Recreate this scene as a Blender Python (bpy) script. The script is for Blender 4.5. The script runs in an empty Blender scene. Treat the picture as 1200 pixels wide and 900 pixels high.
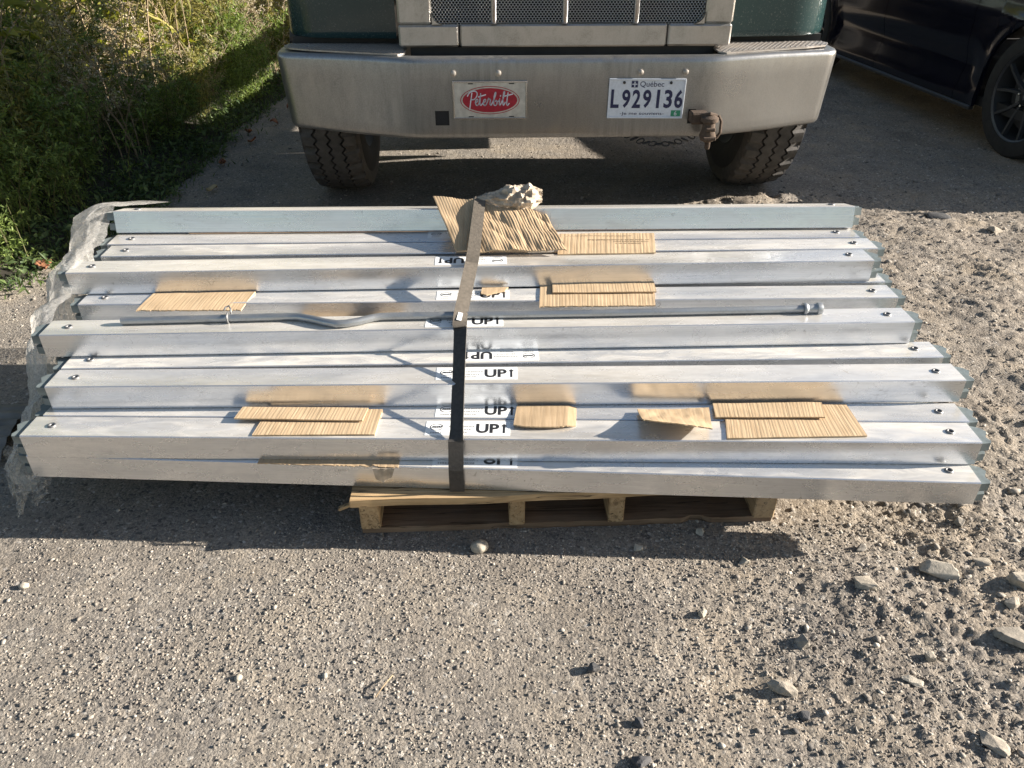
import bpy, math, random
import numpy as np
from mathutils import Vector, Matrix, noise as mnoise

random.seed(7)
RNG = np.random.default_rng(11)
C = bpy.context.scene.collection
SC = bpy.context.scene
R = math.radians
PI = math.pi

# ------------------------------------------------------------------ camera
cam_d = bpy.data.cameras.new('camera')
cam_d.sensor_width = 36.0
cam_d.lens = 27.0
cam_d.clip_start = 0.05
cam_d.clip_end = 2000
cam = bpy.data.objects.new('camera', cam_d)
C.objects.link(cam)
cam.location = (0, 0, 1.308)
cam.rotation_euler = (R(90 - 32.5), 0, 0)
SC.camera = cam

# ------------------------------------------------------------------ sky and sun
SUN_EL, SUN_AZ = 20.0, 4.6            # azimuth measured from +X towards +Y
w = bpy.data.worlds.new('World')
SC.world = w
w.use_nodes = True
nt = w.node_tree
bg = nt.nodes['Background']
sky = nt.nodes.new('ShaderNodeTexSky')
sky.sky_type = 'NISHITA'
sky.sun_disc = False
sky.sun_elevation = R(SUN_EL)
sky.sun_rotation = R(90 - SUN_AZ)
sky.air_density = 1.0
sky.dust_density = 1.0
sky.ozone_density = 0.4
nt.links.new(sky.outputs[0], bg.inputs[0])
bg.inputs[1].default_value = 0.05
sd = bpy.data.lights.new('sun', 'SUN')
sd.energy = 5.0
sd.angle = R(0.5)
sd.color = (1.0, 0.925, 0.83)
so = bpy.data.objects.new('sun', sd)
C.objects.link(so)
sdir = Vector((math.cos(R(SUN_EL)) * math.cos(R(SUN_AZ)), math.cos(R(SUN_EL)) * math.sin(R(SUN_AZ)), math.sin(R(SUN_EL))))
so.rotation_euler = sdir.to_track_quat('Z', 'Y').to_euler()
so.location = (6, 1, 5)
SC.view_settings.view_transform = 'Standard'
SC.view_settings.look = 'None'
SC.view_settings.gamma = 1
SC.view_settings.exposure = 1.60


# ------------------------------------------------------------------ helpers
class MB:
    """collects shapes for ONE mesh"""
    def __init__(s):
        s.v = []
        s.f = []

    def add(s, vs, fs):
        o = len(s.v)
        s.v.extend([tuple(p) for p in vs])
        s.f.extend([tuple(i + o for i in q) for q in fs])
        return s

    def box(s, x0, x1, y0, y1, z0, z1, b=0.0, M=None):
        if b <= 0:
            vs = [(x, y, z) for x in (x0, x1) for y in (y0, y1) for z in (z0, z1)]
            fs = [(0, 1, 3, 2), (4, 6, 7, 5), (0, 4, 5, 1), (2, 3, 7, 6), (0, 2, 6, 4), (1, 5, 7, 3)]
        else:
            vs = []
            idx = {}
            for i, x in enumerate((x0, x1)):
                for j, y in enumerate((y0, y1)):
                    for k, z in enumerate((z0, z1)):
                        sx = b if i == 0 else -b
                        sy = b if j == 0 else -b
                        sz = b if k == 0 else -b
                        idx[i, j, k, 0] = len(vs); vs.append((x, y + sy, z + sz))
                        idx[i, j, k, 1] = len(vs); vs.append((x + sx, y, z + sz))
                        idx[i, j, k, 2] = len(vs); vs.append((x + sx, y + sy, z))
            I = idx
            fs = []
            for i in (0, 1):
                q = [I[i, 0, 0, 0], I[i, 0, 1, 0], I[i, 1, 1, 0], I[i, 1, 0, 0]]
                fs.append(q if i == 0 else q[::-1])
                q = [I[0, i, 0, 1], I[1, i, 0, 1], I[1, i, 1, 1], I[0, i, 1, 1]]
                fs.append(q if i == 0 else q[::-1])
                q = [I[0, 0, i, 2], I[0, 1, i, 2], I[1, 1, i, 2], I[1, 0, i, 2]]
                fs.append(q if i == 0 else q[::-1])
            for i in (0, 1):
                for j in (0, 1):
                    fs.append([I[i, j, 0, 0], I[i, j, 1, 0], I[i, j, 1, 1], I[i, j, 0, 1]])
                    fs.append([I[i, 0, j, 0], I[i, 1, j, 0], I[i, 1, j, 2], I[i, 0, j, 2]])
                    fs.append([I[0, i, j, 1], I[1, i, j, 1], I[1, i, j, 2], I[0, i, j, 2]])
                    for k in (0, 1):
                        fs.append([I[i, j, k, 0], I[i, j, k, 1], I[i, j, k, 2]])
        if M is not None:
            vs = [M @ Vector(p) for p in vs]
        return s.add(vs, fs)

    def tube(s, pts, r, n=8, caps=True, r2=None):
        pts = [Vector(p) for p in pts]
        m = len(pts)
        rs = r if isinstance(r, (list, tuple)) else [r + ((r2 if r2 is not None else r) - r) * i / max(1, m - 1) for i in range(m)]
        vs, fs = [], []
        up = None
        for i, p in enumerate(pts):
            t = (pts[min(i + 1, m - 1)] - pts[max(i - 1, 0)]).normalized()
            if up is None:
                up = Vector((0, 0, 1)) if abs(t.z) < 0.9 else Vector((1, 0, 0))
            a = (up - t * up.dot(t)).normalized()
            up = a
            b = t.cross(a)
            for k in range(n):
                an = 2 * PI * k / n
                vs.append(p + (a * math.cos(an) + b * math.sin(an)) * rs[i])
        for i in range(m - 1):
            for k in range(n):
                k2 = (k + 1) % n
                fs.append((i * n + k, i * n + k2, (i + 1) * n + k2, (i + 1) * n + k))
        if caps:
            fs.append(tuple(range(n))[::-1])
            fs.append(tuple((m - 1) * n + k for k in range(n)))
        return s.add(vs, fs)

    def lathe(s, prof, n=24, M=None, closed=False, cap=True):
        """prof: (radius, height) about local Z"""
        vs, fs = [], []
        m = len(prof)
        for k in range(n):
            a = 2 * PI * k / n
            for (r, h) in prof:
                vs.append(Vector((r * math.cos(a), r * math.sin(a), h)))
        for k in range(n):
            k2 = (k + 1) % n
            for i in range(m if closed else m - 1):
                j = (i + 1) % m
                fs.append((k * m + i, k2 * m + i, k2 * m + j, k * m + j))
        if not closed and cap:
            if prof[0][0] > 1e-5:
                fs.append(tuple(k * m for k in range(n))[::-1])
            if prof[-1][0] > 1e-5:
                fs.append(tuple(k * m + m - 1 for k in range(n)))
        if M is not None:
            vs = [M @ p for p in vs]
        return s.add(vs, fs)

    def grid(s, P):
        """P: (nu, nv, 3) array of points"""
        nu, nv = len(P), len(P[0])
        vs = [tuple(P[i][j]) for i in range(nu) for j in range(nv)]
        fs = [(i * nv + j, (i + 1) * nv + j, (i + 1) * nv + j + 1, i * nv + j + 1) for i in range(nu - 1) for j in range(nv - 1)]
        return s.add(vs, fs)

    def slab(s, P, Q):
        """closed solid between grids P (top) and Q (bottom)"""
        nu, nv = len(P), len(P[0])
        o = nu * nv
        vs = [tuple(P[i][j]) for i in range(nu) for j in range(nv)] + [tuple(Q[i][j]) for i in range(nu) for j in range(nv)]
        fs = []
        for i in range(nu - 1):
            for j in range(nv - 1):
                a, b, c, d = i * nv + j, (i + 1) * nv + j, (i + 1) * nv + j + 1, i * nv + j + 1
                fs.append((a, b, c, d))
                fs.append((o + d, o + c, o + b, o + a))
        for i in range(nu - 1):
            a, b = i * nv, (i + 1) * nv
            fs.append((b, a, o + a, o + b))
            a, b = i * nv + nv - 1, (i + 1) * nv + nv - 1
            fs.append((a, b, o + b, o + a))
        for j in range(nv - 1):
            a, b = j, j + 1
            fs.append((a, b, o + b, o + a))
            a, b = (nu - 1) * nv + j, (nu - 1) * nv + j + 1
            fs.append((b, a, o + a, o + b))
        return s.add(vs, fs)

    def prism(s, poly, d0, d1, axis='y'):
        """poly in the two other axes, extruded along axis"""
        n = len(poly)
        def mk(p, d):
            if axis == 'y': return (p[0], d, p[1])
            if axis == 'x': return (d, p[0], p[1])
            return (p[0], p[1], d)
        vs = [mk(p, d0) for p in poly] + [mk(p, d1) for p in poly]
        fs = [tuple(range(n)), tuple(range(n, 2 * n))[::-1]]
        for i in range(n):
            j = (i + 1) % n
            fs.append((i, n + i, n + j, j))
        return s.add(vs, fs)

    def build(s, name, m, parent=None, smooth=False, fixn=True):
        me = bpy.data.meshes.new(name)
        me.from_pydata(s.v, [], s.f)
        if fixn:
            import bmesh
            bm = bmesh.new(); bm.from_mesh(me)
            bmesh.ops.recalc_face_normals(bm, faces=bm.faces)
            bm.to_mesh(me); bm.free()
        return link(name, me, m, parent, smooth)


def link(name, me, m, parent=None, smooth=False):
    if m is not None and not me.materials:
        me.materials.append(m)
    if smooth:
        me.polygons.foreach_set('use_smooth', [True] * len(me.polygons))
        if smooth is not True:
            me.set_sharp_from_angle(angle=R(smooth))
    o = bpy.data.objects.new(name, me)
    C.objects.link(o)
    if parent is not None:
        o.parent = parent
    return o


def np_mesh(name, V, F, smooth=False):
    """fast mesh from arrays; F is (n,3) or (n,4)"""
    me = bpy.data.meshes.new(name)
    k = F.shape[1]
    me.vertices.add(len(V))
    me.vertices.foreach_set('co', np.ascontiguousarray(V, dtype=np.float32).ravel())
    me.loops.add(F.size)
    me.loops.foreach_set('vertex_index', np.ascontiguousarray(F, dtype=np.int32).ravel())
    me.polygons.add(len(F))
    me.polygons.foreach_set('loop_start', np.arange(0, F.size, k, dtype=np.int32))
    if smooth:
        me.polygons.foreach_set('use_smooth', np.ones(len(F), dtype=bool))
    me.update(calc_edges=True)
    me.validate()
    return me


def thing(name, label, cat, loc=(0, 0, 0), rz=0.0, group=None):
    o = bpy.data.objects.new(name, None)
    o.empty_display_size = 0.1
    C.objects.link(o)
    o.location = loc
    o.rotation_euler = (0, 0, rz)
    o['label'] = label
    o['category'] = cat
    o['kind'] = 'thing'
    if group: o['group'] = group
    return o


def tag(o, label, cat, group=None):
    o['label'] = label
    o['category'] = cat
    o['kind'] = 'thing'
    if group: o['group'] = group
    return o


def copy_tree(o, parent=None):
    c = o.copy()
    C.objects.link(c)
    if parent is not None:
        c.parent = parent
    for ch in list(o.children):
        copy_tree(ch, c)
    return c


_fonts = {}
def text_geo(body, size=1.0, sx=1.0, bold=0.0, shear=0.0, spacing=1.0):
    """verts (centred, xy) and faces of a flat word"""
    cu = bpy.data.curves.new('word', 'FONT')
    cu.body = body
    cu.size = size
    cu.offset = bold
    cu.shear = shear
    cu.space_character = spacing
    cu.align_x = 'CENTER'
    cu.align_y = 'CENTER'
    cu.resolution_u = 3
    ob = bpy.data.objects.new('word', cu)
    me = bpy.data.meshes.new_from_object(ob)
    vs = [(v.co.x, v.co.y) for v in me.vertices]
    fs = [tuple(p.vertices) for p in me.polygons]
    bpy.data.objects.remove(ob); bpy.data.curves.remove(cu); bpy.data.meshes.remove(me)
    xs = [p[0] for p in vs]; ys = [p[1] for p in vs]
    cx, cy = (min(xs) + max(xs)) / 2, (min(ys) + max(ys)) / 2
    return [((x - cx) * sx, y - cy) for x, y in vs], fs, (max(xs) - min(xs)) * sx, max(ys) - min(ys)


def fit_text(body, wid, hei, **k):
    vs, fs, w0, h0 = text_geo(body, **k)
    return [(x * wid / w0, y * hei / h0) for x, y in vs], fs


# ------------------------------------------------------------------ noise for geometry
def _hash(ix, iy, seed):
    h = (ix.astype(np.int64) * 374761393 + iy.astype(np.int64) * 668265263 + seed * 1274126177) & 0x7fffffff
    h = ((h ^ (h >> 13)) * 1274126177) & 0x7fffffff
    h = h ^ (h >> 16)
    return (h & 0xffff) / 65535.0


def vnoise(x, y, seed=0):
    ix = np.floor(x); iy = np.floor(y)
    fx = x - ix; fy = y - iy
    ix = ix.astype(np.int64); iy = iy.astype(np.int64)
    u = fx * fx * (3 - 2 * fx); v = fy * fy * (3 - 2 * fy)
    a = _hash(ix, iy, seed); b = _hash(ix + 1, iy, seed)
    c = _hash(ix, iy + 1, seed); d = _hash(ix + 1, iy + 1, seed)
    return (a * (1 - u) + b * u) * (1 - v) + (c * (1 - u) + d * u) * v * 1.0 - 0.5


def facet(x, y, seed=0):
    """angular clods: every cell is a tilted flat chip"""
    ix = np.floor(x).astype(np.int64); iy = np.floor(y).astype(np.int64)
    best = np.full(np.shape(x), 9.0); out = np.zeros(np.shape(x))
    for dx in (-1, 0, 1):
        for dy in (-1, 0, 1):
            cx, cy = ix + dx, iy + dy
            px = cx + _hash(cx, cy, seed); py = cy + _hash(cx, cy, seed + 1)
            ex, ey = x - px, y - py
            d = ex * ex + ey * ey
            h = (_hash(cx, cy, seed + 2) - 0.5) + (_hash(cx, cy, seed + 3) - 0.5) * ex * 1.3 + (_hash(cx, cy, seed + 4) - 0.5) * ey * 1.3
            k = d < best
            best = np.where(k, d, best); out = np.where(k, h, out)
    return out


def sstep(a, b, x):
    t = np.clip((x - a) / (b - a), 0, 1)
    return t * t * (3 - 2 * t)


def ground_h(x, y):
    x = np.asarray(x, dtype=float); y = np.asarray(y, dtype=float)
    rough = sstep(0.15, 1.15, x + 0.6 * vnoise(x * 1.3, y * 1.3, 3))
    near = sstep(-3.3, -2.65, x) * sstep(3.4, 2.75, x) * sstep(0.35, 0.60, y) * sstep(8.5, 6.4, y)
    h = 0.016 * vnoise(x * 1.1, y * 1.1, 1) + 0.007 * near * vnoise(x * 4, y * 4, 2)
    rough = rough * near
    h = h + rough * (0.016 * vnoise(x * 7 + y * 2, y * 9, 4) + 0.009 * vnoise(x * 17, y * 22 + x * 6, 5) + 0.006 * facet(x * 24 + vnoise(x * 30, y * 30, 40), y * 30 + vnoise(x * 30, y * 30, 41), 6) * sstep(-0.1, 0.25, vnoise(x * 3, y * 3, 44)) + 0.007 * facet(x * 60, y * 66, 16))
    h = h + near * (0.0014 + 0.0012 * sstep(-0.15, 0.2, vnoise(x * 4, y * 4, 77)) + 0.0014 * rough) * facet(x * 105, y * 105, 7) + near * 0.0016 * vnoise(x * 190, y * 190, 8) + near * 0.0022 * np.minimum(0, vnoise(x * 60, y * 60, 50) + 0.18) * 2
    pal = sstep(-0.7, -0.5, x) * sstep(0.95, 0.75, x) * sstep(1.2, 1.34, y) * sstep(2.9, 2.6, y)
    h = h * (1 - 0.6 * pal) - 0.006 * pal
    tyre = sstep(1.5, 1.0, np.abs(x - 0.2)) * sstep(3.4, 3.8, y) * 0 + sstep(0.45, 0.25, np.minimum(np.abs(x + 0.90), np.abs(x - 1.33))) * sstep(0.7, 0.4, np.abs(y - 4.1))
    h = h * (1 - 0.8 * tyre) - 0.002 * tyre
    h = h + 0.05 * np.exp(-(((x - 1.28) / 0.30) ** 2 + ((y - 3.72) / 0.11) ** 2)) * (0.8 + vnoise(x * 20, y * 20, 9))
    h = h + 0.10 * sstep(-1.85, -2.6, x)
    far = sstep(9, 16, np.hypot(x, y - 2))
    return h * (1 - far)


# ------------------------------------------------------------------ material helpers
class NT:
    def __init__(s, name):
        s.m = bpy.data.materials.new(name)
        s.m.use_nodes = True
        s.t = s.m.node_tree
        s.b = s.t.nodes['Principled BSDF']
        s.out = s.t.nodes['Material Output']

    def n(s, typ, **k):
        nd = s.t.nodes.new(typ)
        for a, v in k.items():
            if a.startswith('i_'):
                nd.inputs[a[2:].replace('_', ' ')].default_value = v
            else:
                setattr(nd, a, v)
        return nd

    def l(s, a, b):
        s.t.links.new(a, b)

    def coords(s, scale=(1, 1, 1), kind='Object', rot=(0, 0, 0)):
        tc = s.n('ShaderNodeTexCoord')
        mp = s.n('ShaderNodeMapping')
        mp.inputs['Scale'].default_value = scale
        mp.inputs['Rotation'].default_value = rot
        s.l(tc.outputs[kind], mp.inputs['Vector'])
        return mp.outputs[0]

    def noise(s, co, scale, detail=4, rough=0.55, dist=0.0):
        nd = s.n('ShaderNodeTexNoise')
        nd.inputs['Scale'].default_value = scale
        nd.inputs['Detail'].default_value = detail
        nd.inputs['Roughness'].default_value = rough
        nd.inputs['Distortion'].default_value = dist
        if co is not None: s.l(co, nd.inputs['Vector'])
        return nd.outputs[0]

    def ramp(s, fac, stops):
        r = s.n('ShaderNodeValToRGB')
        e = r.color_ramp.elements
        while len(e) < len(stops): e.new(0.5)
        for el, (p, c) in zip(e, stops):
            el.position = p
            el.color = c if len(c) == 4 else (*c, 1)
        s.l(fac, r.inputs[0])
        return r.outputs[0]

    def mix(s, fac, a, b, mode='MIX'):
        m = s.n('ShaderNodeMix', data_type='RGBA', blend_type=mode)
        for sock, v in ((m.inputs[0], fac), (m.inputs[6], a), (m.inputs[7], b)):
            if isinstance(v, (int, float)): sock.default_value = v
            elif isinstance(v, tuple): sock.default_value = v if len(v) == 4 else (*v, 1)
            else: s.l(v, sock)
        return m.outputs[2]

    def math(s, op, a, b=0.0):
        m = s.n('ShaderNodeMath', operation=op)
        for sock, v in ((m.inputs[0], a), (m.inputs[1], b)):
            if isinstance(v, (int, float)): sock.default_value = v
            else: s.l(v, sock)
        return m.outputs[0]

    def bump(s, h, strength=0.3, dist=0.002, normal=None):
        b = s.n('ShaderNodeBump')
        b.inputs['Strength'].default_value = strength
        b.inputs['Distance'].default_value = dist
        s.l(h, b.inputs['Height'])
        if normal is not None: s.l(normal, b.inputs['Normal'])
        return b.outputs[0]

    def set(s, **k):
        for a, v in k.items():
            sock = s.b.inputs[a.replace('_', ' ')]
            if isinstance(v, (int, float)): sock.default_value = v
            elif isinstance(v, tuple): sock.default_value = v if len(v) == 4 else (*v, 1)
            else: s.l(v, sock)
        return s


def simple(name, col, rough=0.6, metal=0.0, var=0.0, vscale=20, bump=0.0, bscale=60, **k):
    t = NT(name)
    t.set(Roughness=rough, Metallic=metal, **k)
    if var > 0:
        n = t.noise(t.coords(), vscale, 5)
        c = t.ramp(n, [(0.3, tuple(x * (1 - var) for x in col)), (0.7, tuple(min(1, x * (1 + var)) for x in col))])
        t.set(Base_Color=c)
    else:
        t.set(Base_Color=col)
    if bump > 0:
        t.set(Normal=t.bump(t.noise(t.coords(), bscale, 4), bump, 0.002))
    return t.m


def mat_ground():
    t = NT('gravel_ground')
    co = t.coords()
    big = t.noise(co, 1.3, 4)
    sx = t.n('ShaderNodeSeparateXYZ'); t.l(co, sx.inputs[0])
    mr = t.n('ShaderNodeMapRange'); mr.inputs[1].default_value = -0.4; mr.inputs[2].default_value = 0.9
    t.l(t.math('ADD', sx.outputs[0], t.math('MULTIPLY', t.math('SUBTRACT', big, 0.5), 1.5)), mr.inputs[0])
    base = t.mix(mr.outputs[0], (0.205, 0.186, 0.158), (0.275, 0.218, 0.155))
    med = t.noise(co, 9, 6, 0.65)
    base = t.mix(t.ramp(med, [(0.35, (0, 0, 0)), (0.75, (1, 1, 1))]), base, (0.315, 0.262, 0.198))
    vo = t.n('ShaderNodeTexVoronoi', voronoi_dimensions='3D'); vo.inputs['Scale'].default_value = 135
    vo.inputs['Randomness'].default_value = 1.0
    wc = t.n('ShaderNodeVectorMath', operation='ADD'); t.l(co, wc.inputs[0])
    wn = t.n('ShaderNodeTexNoise'); wn.inputs['Scale'].default_value = 40; t.l(co, wn.inputs['Vector'])
    ws = t.n('ShaderNodeVectorMath', operation='SCALE'); ws.inputs[3].default_value = 0.012; t.l(wn.outputs[1], ws.inputs[0]); t.l(ws.outputs[0], wc.inputs[1])
    t.l(wc.outputs[0], vo.inputs['Vector'])
    sp = t.n('ShaderNodeSeparateColor'); t.l(vo.outputs['Color'], sp.inputs[0])
    st = t.ramp(sp.outputs[0], [(0.0, (0.07, 0.068, 0.07)), (0.16, (0.15, 0.145, 0.14)), (0.30, (0.235, 0.212, 0.188)), (0.8, (0.335, 0.30, 0.255)), (0.93, (0.42, 0.385, 0.335)), (1.0, (0.62, 0.59, 0.54))])
    v2 = t.n('ShaderNodeTexVoronoi', voronoi_dimensions='3D'); v2.inputs['Scale'].default_value = 330; t.l(wc.outputs[0], v2.inputs['Vector'])
    sp2 = t.n('ShaderNodeSeparateColor'); t.l(v2.outputs['Color'], sp2.inputs[0])
    s2 = t.ramp(sp2.outputs[1], [(0.0, (0.12, 0.115, 0.11)), (0.4, (0.25, 0.222, 0.188)), (1.0, (0.43, 0.39, 0.335))])
    col = t.mix(t.ramp(sp.outputs[2], [(0.45, (0, 0, 0)), (0.55, (1, 1, 1))]), s2, st)
    col = t.mix(t.ramp(t.noise(co, 5, 5, 0.6), [(0.35, (0.2, 0.2, 0.2)), (0.7, (0.6, 0.6, 0.6))]), col, base)
    tone = t.noise(co, 3.3, 5, 0.65)
    col = t.mix(0.8, col, t.ramp(tone, [(0.32, (0.72, 0.72, 0.74)), (0.5, (0.98, 0.98, 0.98)), (0.68, (1.22, 1.17, 1.08))]), 'MULTIPLY')
    fine = t.noise(co, 260, 3, 0.7)
    col = t.mix(0.35, col, t.ramp(fine, [(0.3, (0.35, 0.35, 0.35)), (0.7, (1.6, 1.6, 1.6))]), 'MULTIPLY')
    col = t.mix(1.0, col, (0.95, 0.945, 0.94), 'MULTIPLY')
    t.set(Base_Color=col, Roughness=0.95, Specular_IOR_Level=0.2)
    hh = t.math('ADD', t.math('MULTIPLY', t.math('SUBTRACT', 1.0, vo.outputs['Distance']), 0.6), t.noise(co, 190, 5, 0.7))
    t.set(Normal=t.bump(hh, 0.9, 0.004))
    return t.m


def mat_stone(name, a, b, c, island=True):
    t = NT(name)
    co = t.coords()
    if island:
        g = t.n('ShaderNodeNewGeometry')
        fac = g.outputs['Random Per Island']
    else:
        oi = t.n('ShaderNodeObjectInfo')
        fac = oi.outputs['Random']
    col = t.ramp(fac, [(0.0, a), (0.5, b), (1.0, c)])
    n = t.noise(co, 90, 5, 0.65)
    col = t.mix(0.7, col, t.ramp(n, [(0.3, (0.55, 0.55, 0.55)), (0.7, (1.3, 1.25, 1.2))]), 'MULTIPLY')
    t.set(Base_Color=col, Roughness=0.9, Specular_IOR_Level=0.25, Normal=t.bump(t.noise(co, 160, 6, 0.7), 0.5, 0.003))
    return t.m


def mat_alu():
    t = NT('aluminium')
    oi = t.n('ShaderNodeObjectInfo')
    co0 = t.coords()
    ad = t.n('ShaderNodeVectorMath', operation='ADD')
    cb = t.n('ShaderNodeCombineXYZ')
    t.l(t.math('MULTIPLY', oi.outputs['Random'], 37.0), cb.inputs[0])
    t.l(t.math('MULTIPLY', oi.outputs['Random'], 91.0), cb.inputs[1])
    t.l(co0, ad.inputs[0]); t.l(cb.outputs[0], ad.inputs[1])
    co = ad.outputs[0]
    def mp(sc):
        m = t.n('ShaderNodeMapping'); m.inputs['Scale'].default_value = sc; t.l(co, m.inputs[0]); return m.outputs[0]
    # dust lies on the top faces, smeared along the beam
    g = t.n('ShaderNodeNewGeometry')
    sz = t.n('ShaderNodeSeparateXYZ'); t.l(g.outputs['Normal'], sz.inputs[0])
    top = t.ramp(sz.outputs[2], [(0.55, (0, 0, 0)), (0.9, (1, 1, 1))])
    d1 = t.noise(mp((1.1, 5, 5)), 1.3, 3, 0.5, 0.6)
    d2 = t.noise(mp((3.5, 12, 12)), 1.7, 6, 0.62, 1.6)
    soft = t.ramp(d1, [(0.35, (0.30, 0.30, 0.30)), (0.65, (0.58, 0.58, 0.58))])
    amt = t.math('MULTIPLY', t.math('FRACT', t.math('MULTIPLY', oi.outputs['Random'], 7.3)), 0.75)
    patch = t.ramp(t.math('ADD', t.math('MULTIPLY', d2, 0.8), t.math('MULTIPLY', d1, 0.3)), [(0.50, (0, 0, 0)), (0.66, (1, 1, 1))])
    dust_top = t.math('ADD', soft, t.math('MULTIPLY', t.math('MULTIPLY', patch, amt), 0.45))
    dust_side = t.ramp(t.noise(mp((3, 10, 14)), 2.0, 6, 0.7, 1.0), [(0.42, (0.15, 0.15, 0.15)), (0.74, (0.38, 0.38, 0.38))])
    dust = t.mix(top, dust_side, dust_top)
    # fine grain along the length
    grain = t.noise(mp((1.5, 420, 420)), 1.0, 3, 0.6)
    ln = t.noise(mp((34, 30, 30)), 1.0, 1, 0.5, 0.6)
    band = t.math('LESS_THAN', t.math('ABSOLUTE', t.math('SUBTRACT', ln, 0.5)), 0.006)
    where = t.ramp(t.noise(mp((7, 9, 9)), 1.6, 3), [(0.58, (0, 0, 0)), (0.66, (1, 1, 1))])
    smud = t.ramp(t.noise(mp((16, 34, 34)), 1.3, 5, 0.75, 1.5), [(0.60, (0, 0, 0)), (0.71, (1, 1, 1))])
    scr = t.math('MAXIMUM', t.math('MULTIPLY', band, where), t.math('MULTIPLY', smud, 0.7))
    base = t.ramp(grain, [(0.3, (0.76, 0.79, 0.83)), (0.7, (0.88, 0.90, 0.93))])
    base = t.mix(t.math('MULTIPLY', scr, 0.6), base, (0.22, 0.21, 0.20))
    rg = t.ramp(t.noise(mp((5, 12, 12)), 1.4, 5, 0.6), [(0.3, (0.20, 0.20, 0.20)), (0.7, (0.34, 0.34, 0.34))])
    t.set(Base_Color=base, Metallic=1.0, Roughness=rg, Normal=t.bump(grain, 0.10, 0.0012))
    df = t.n('ShaderNodeBsdfDiffuse')
    dc = t.ramp(t.noise(mp((6, 30, 30)), 3.0, 5, 0.7), [(0.3, (0.64, 0.59, 0.51)), (0.7, (0.80, 0.76, 0.69))])
    dc = t.mix(top, (0.40, 0.385, 0.36), dc)
    t.l(dc, df.inputs[0])
    ms = t.n('ShaderNodeMixShader')
    t.l(dust, ms.inputs[0]); t.l(t.b.outputs[0], ms.inputs[1]); t.l(df.outputs[0], ms.inputs[2])
    t.l(ms.outputs[0], t.out.inputs[0])
    return t.m


def mat_dirty_metal(name, base, dirt, amt=(0.45, 0.7), rough=0.3, streak=True, top=0.9):
    t = NT(name)
    co = t.coords((7, 7, 2.2)) if streak else t.coords((4, 4, 4))
    d = t.noise(co, 3.5, 6, 0.65, 0.6)
    sp = t.noise(t.coords(), 190, 4, 0.8)
    m = t.ramp(d, [(amt[0], (0.25, 0.25, 0.25)), (amt[1], (top, top, top))])
    m = t.mix(0.6, m, t.ramp(sp, [(0.42, (0.1, 0.1, 0.1)), (0.58, (1, 1, 1))]), 'MULTIPLY')
    drip = t.noise(t.coords((34, 34, 1.6)), 1.4, 5, 0.7)
    pat = t.noise(t.coords(), 2.6, 3)
    m = t.mix(t.math('MULTIPLY', t.ramp(pat, [(0.45, (0, 0, 0)), (0.65, (1, 1, 1))]), 0.55 if streak else 0.2), m, t.ramp(drip, [(0.42, (0.1, 0.1, 0.1)), (0.62, (1, 1, 1))]))
    bl = t.noise(t.coords(), 2.3, 4)
    t.set(Base_Color=base, Metallic=1.0, Roughness=t.ramp(bl, [(0.3, (rough,) * 3), (0.7, (rough + 0.14,) * 3)]))
    df = t.n('ShaderNodeBsdfDiffuse')
    t.l(t.mix(bl, tuple(x * 0.75 for x in dirt), dirt), df.inputs[0])
    ms = t.n('ShaderNodeMixShader')
    t.l(m, ms.inputs[0]); t.l(t.b.outputs[0], ms.inputs[1]); t.l(df.outputs[0], ms.inputs[2])
    t.l(ms.outputs[0], t.out.inputs[0])
    t.set(Normal=t.bump(t.noise(t.coords(), 14, 3), 0.08, 0.01))
    return t.m


def mat_card(name, a, b):
    t = NT(name)
    co = t.coords()
    n = t.noise(t.coords((160, 6, 6)), 1.0, 3)
    n2 = t.noise(co, 14, 5)
    c = t.ramp(n, [(0.3, a), (0.7, b)])
    c = t.mix(0.35, c, t.ramp(n2, [(0.3, (0.7, 0.66, 0.62)), (0.7, (1.15, 1.12, 1.1))]), 'MULTIPLY')
    t.set(Base_Color=c, Roughness=0.9, Specular_IOR_Level=0.15, Normal=t.bump(t.noise(co, 300, 3), 0.2, 0.001))
    return t.m


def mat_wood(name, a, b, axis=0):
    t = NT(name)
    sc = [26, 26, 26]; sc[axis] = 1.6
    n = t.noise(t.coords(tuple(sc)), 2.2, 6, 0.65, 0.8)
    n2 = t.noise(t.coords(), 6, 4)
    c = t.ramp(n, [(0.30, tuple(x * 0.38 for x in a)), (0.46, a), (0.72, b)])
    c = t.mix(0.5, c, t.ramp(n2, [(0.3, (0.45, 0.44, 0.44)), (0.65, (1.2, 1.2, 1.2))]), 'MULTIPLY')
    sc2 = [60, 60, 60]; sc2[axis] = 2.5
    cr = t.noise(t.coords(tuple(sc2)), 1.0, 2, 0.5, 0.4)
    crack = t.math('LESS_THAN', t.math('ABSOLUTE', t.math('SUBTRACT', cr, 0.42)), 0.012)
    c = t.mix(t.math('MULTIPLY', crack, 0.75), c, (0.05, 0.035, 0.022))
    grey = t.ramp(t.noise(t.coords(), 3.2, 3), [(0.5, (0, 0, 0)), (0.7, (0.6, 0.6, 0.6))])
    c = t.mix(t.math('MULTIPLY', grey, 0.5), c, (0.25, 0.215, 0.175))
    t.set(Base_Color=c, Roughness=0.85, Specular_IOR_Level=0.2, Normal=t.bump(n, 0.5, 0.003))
    return t.m


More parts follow.
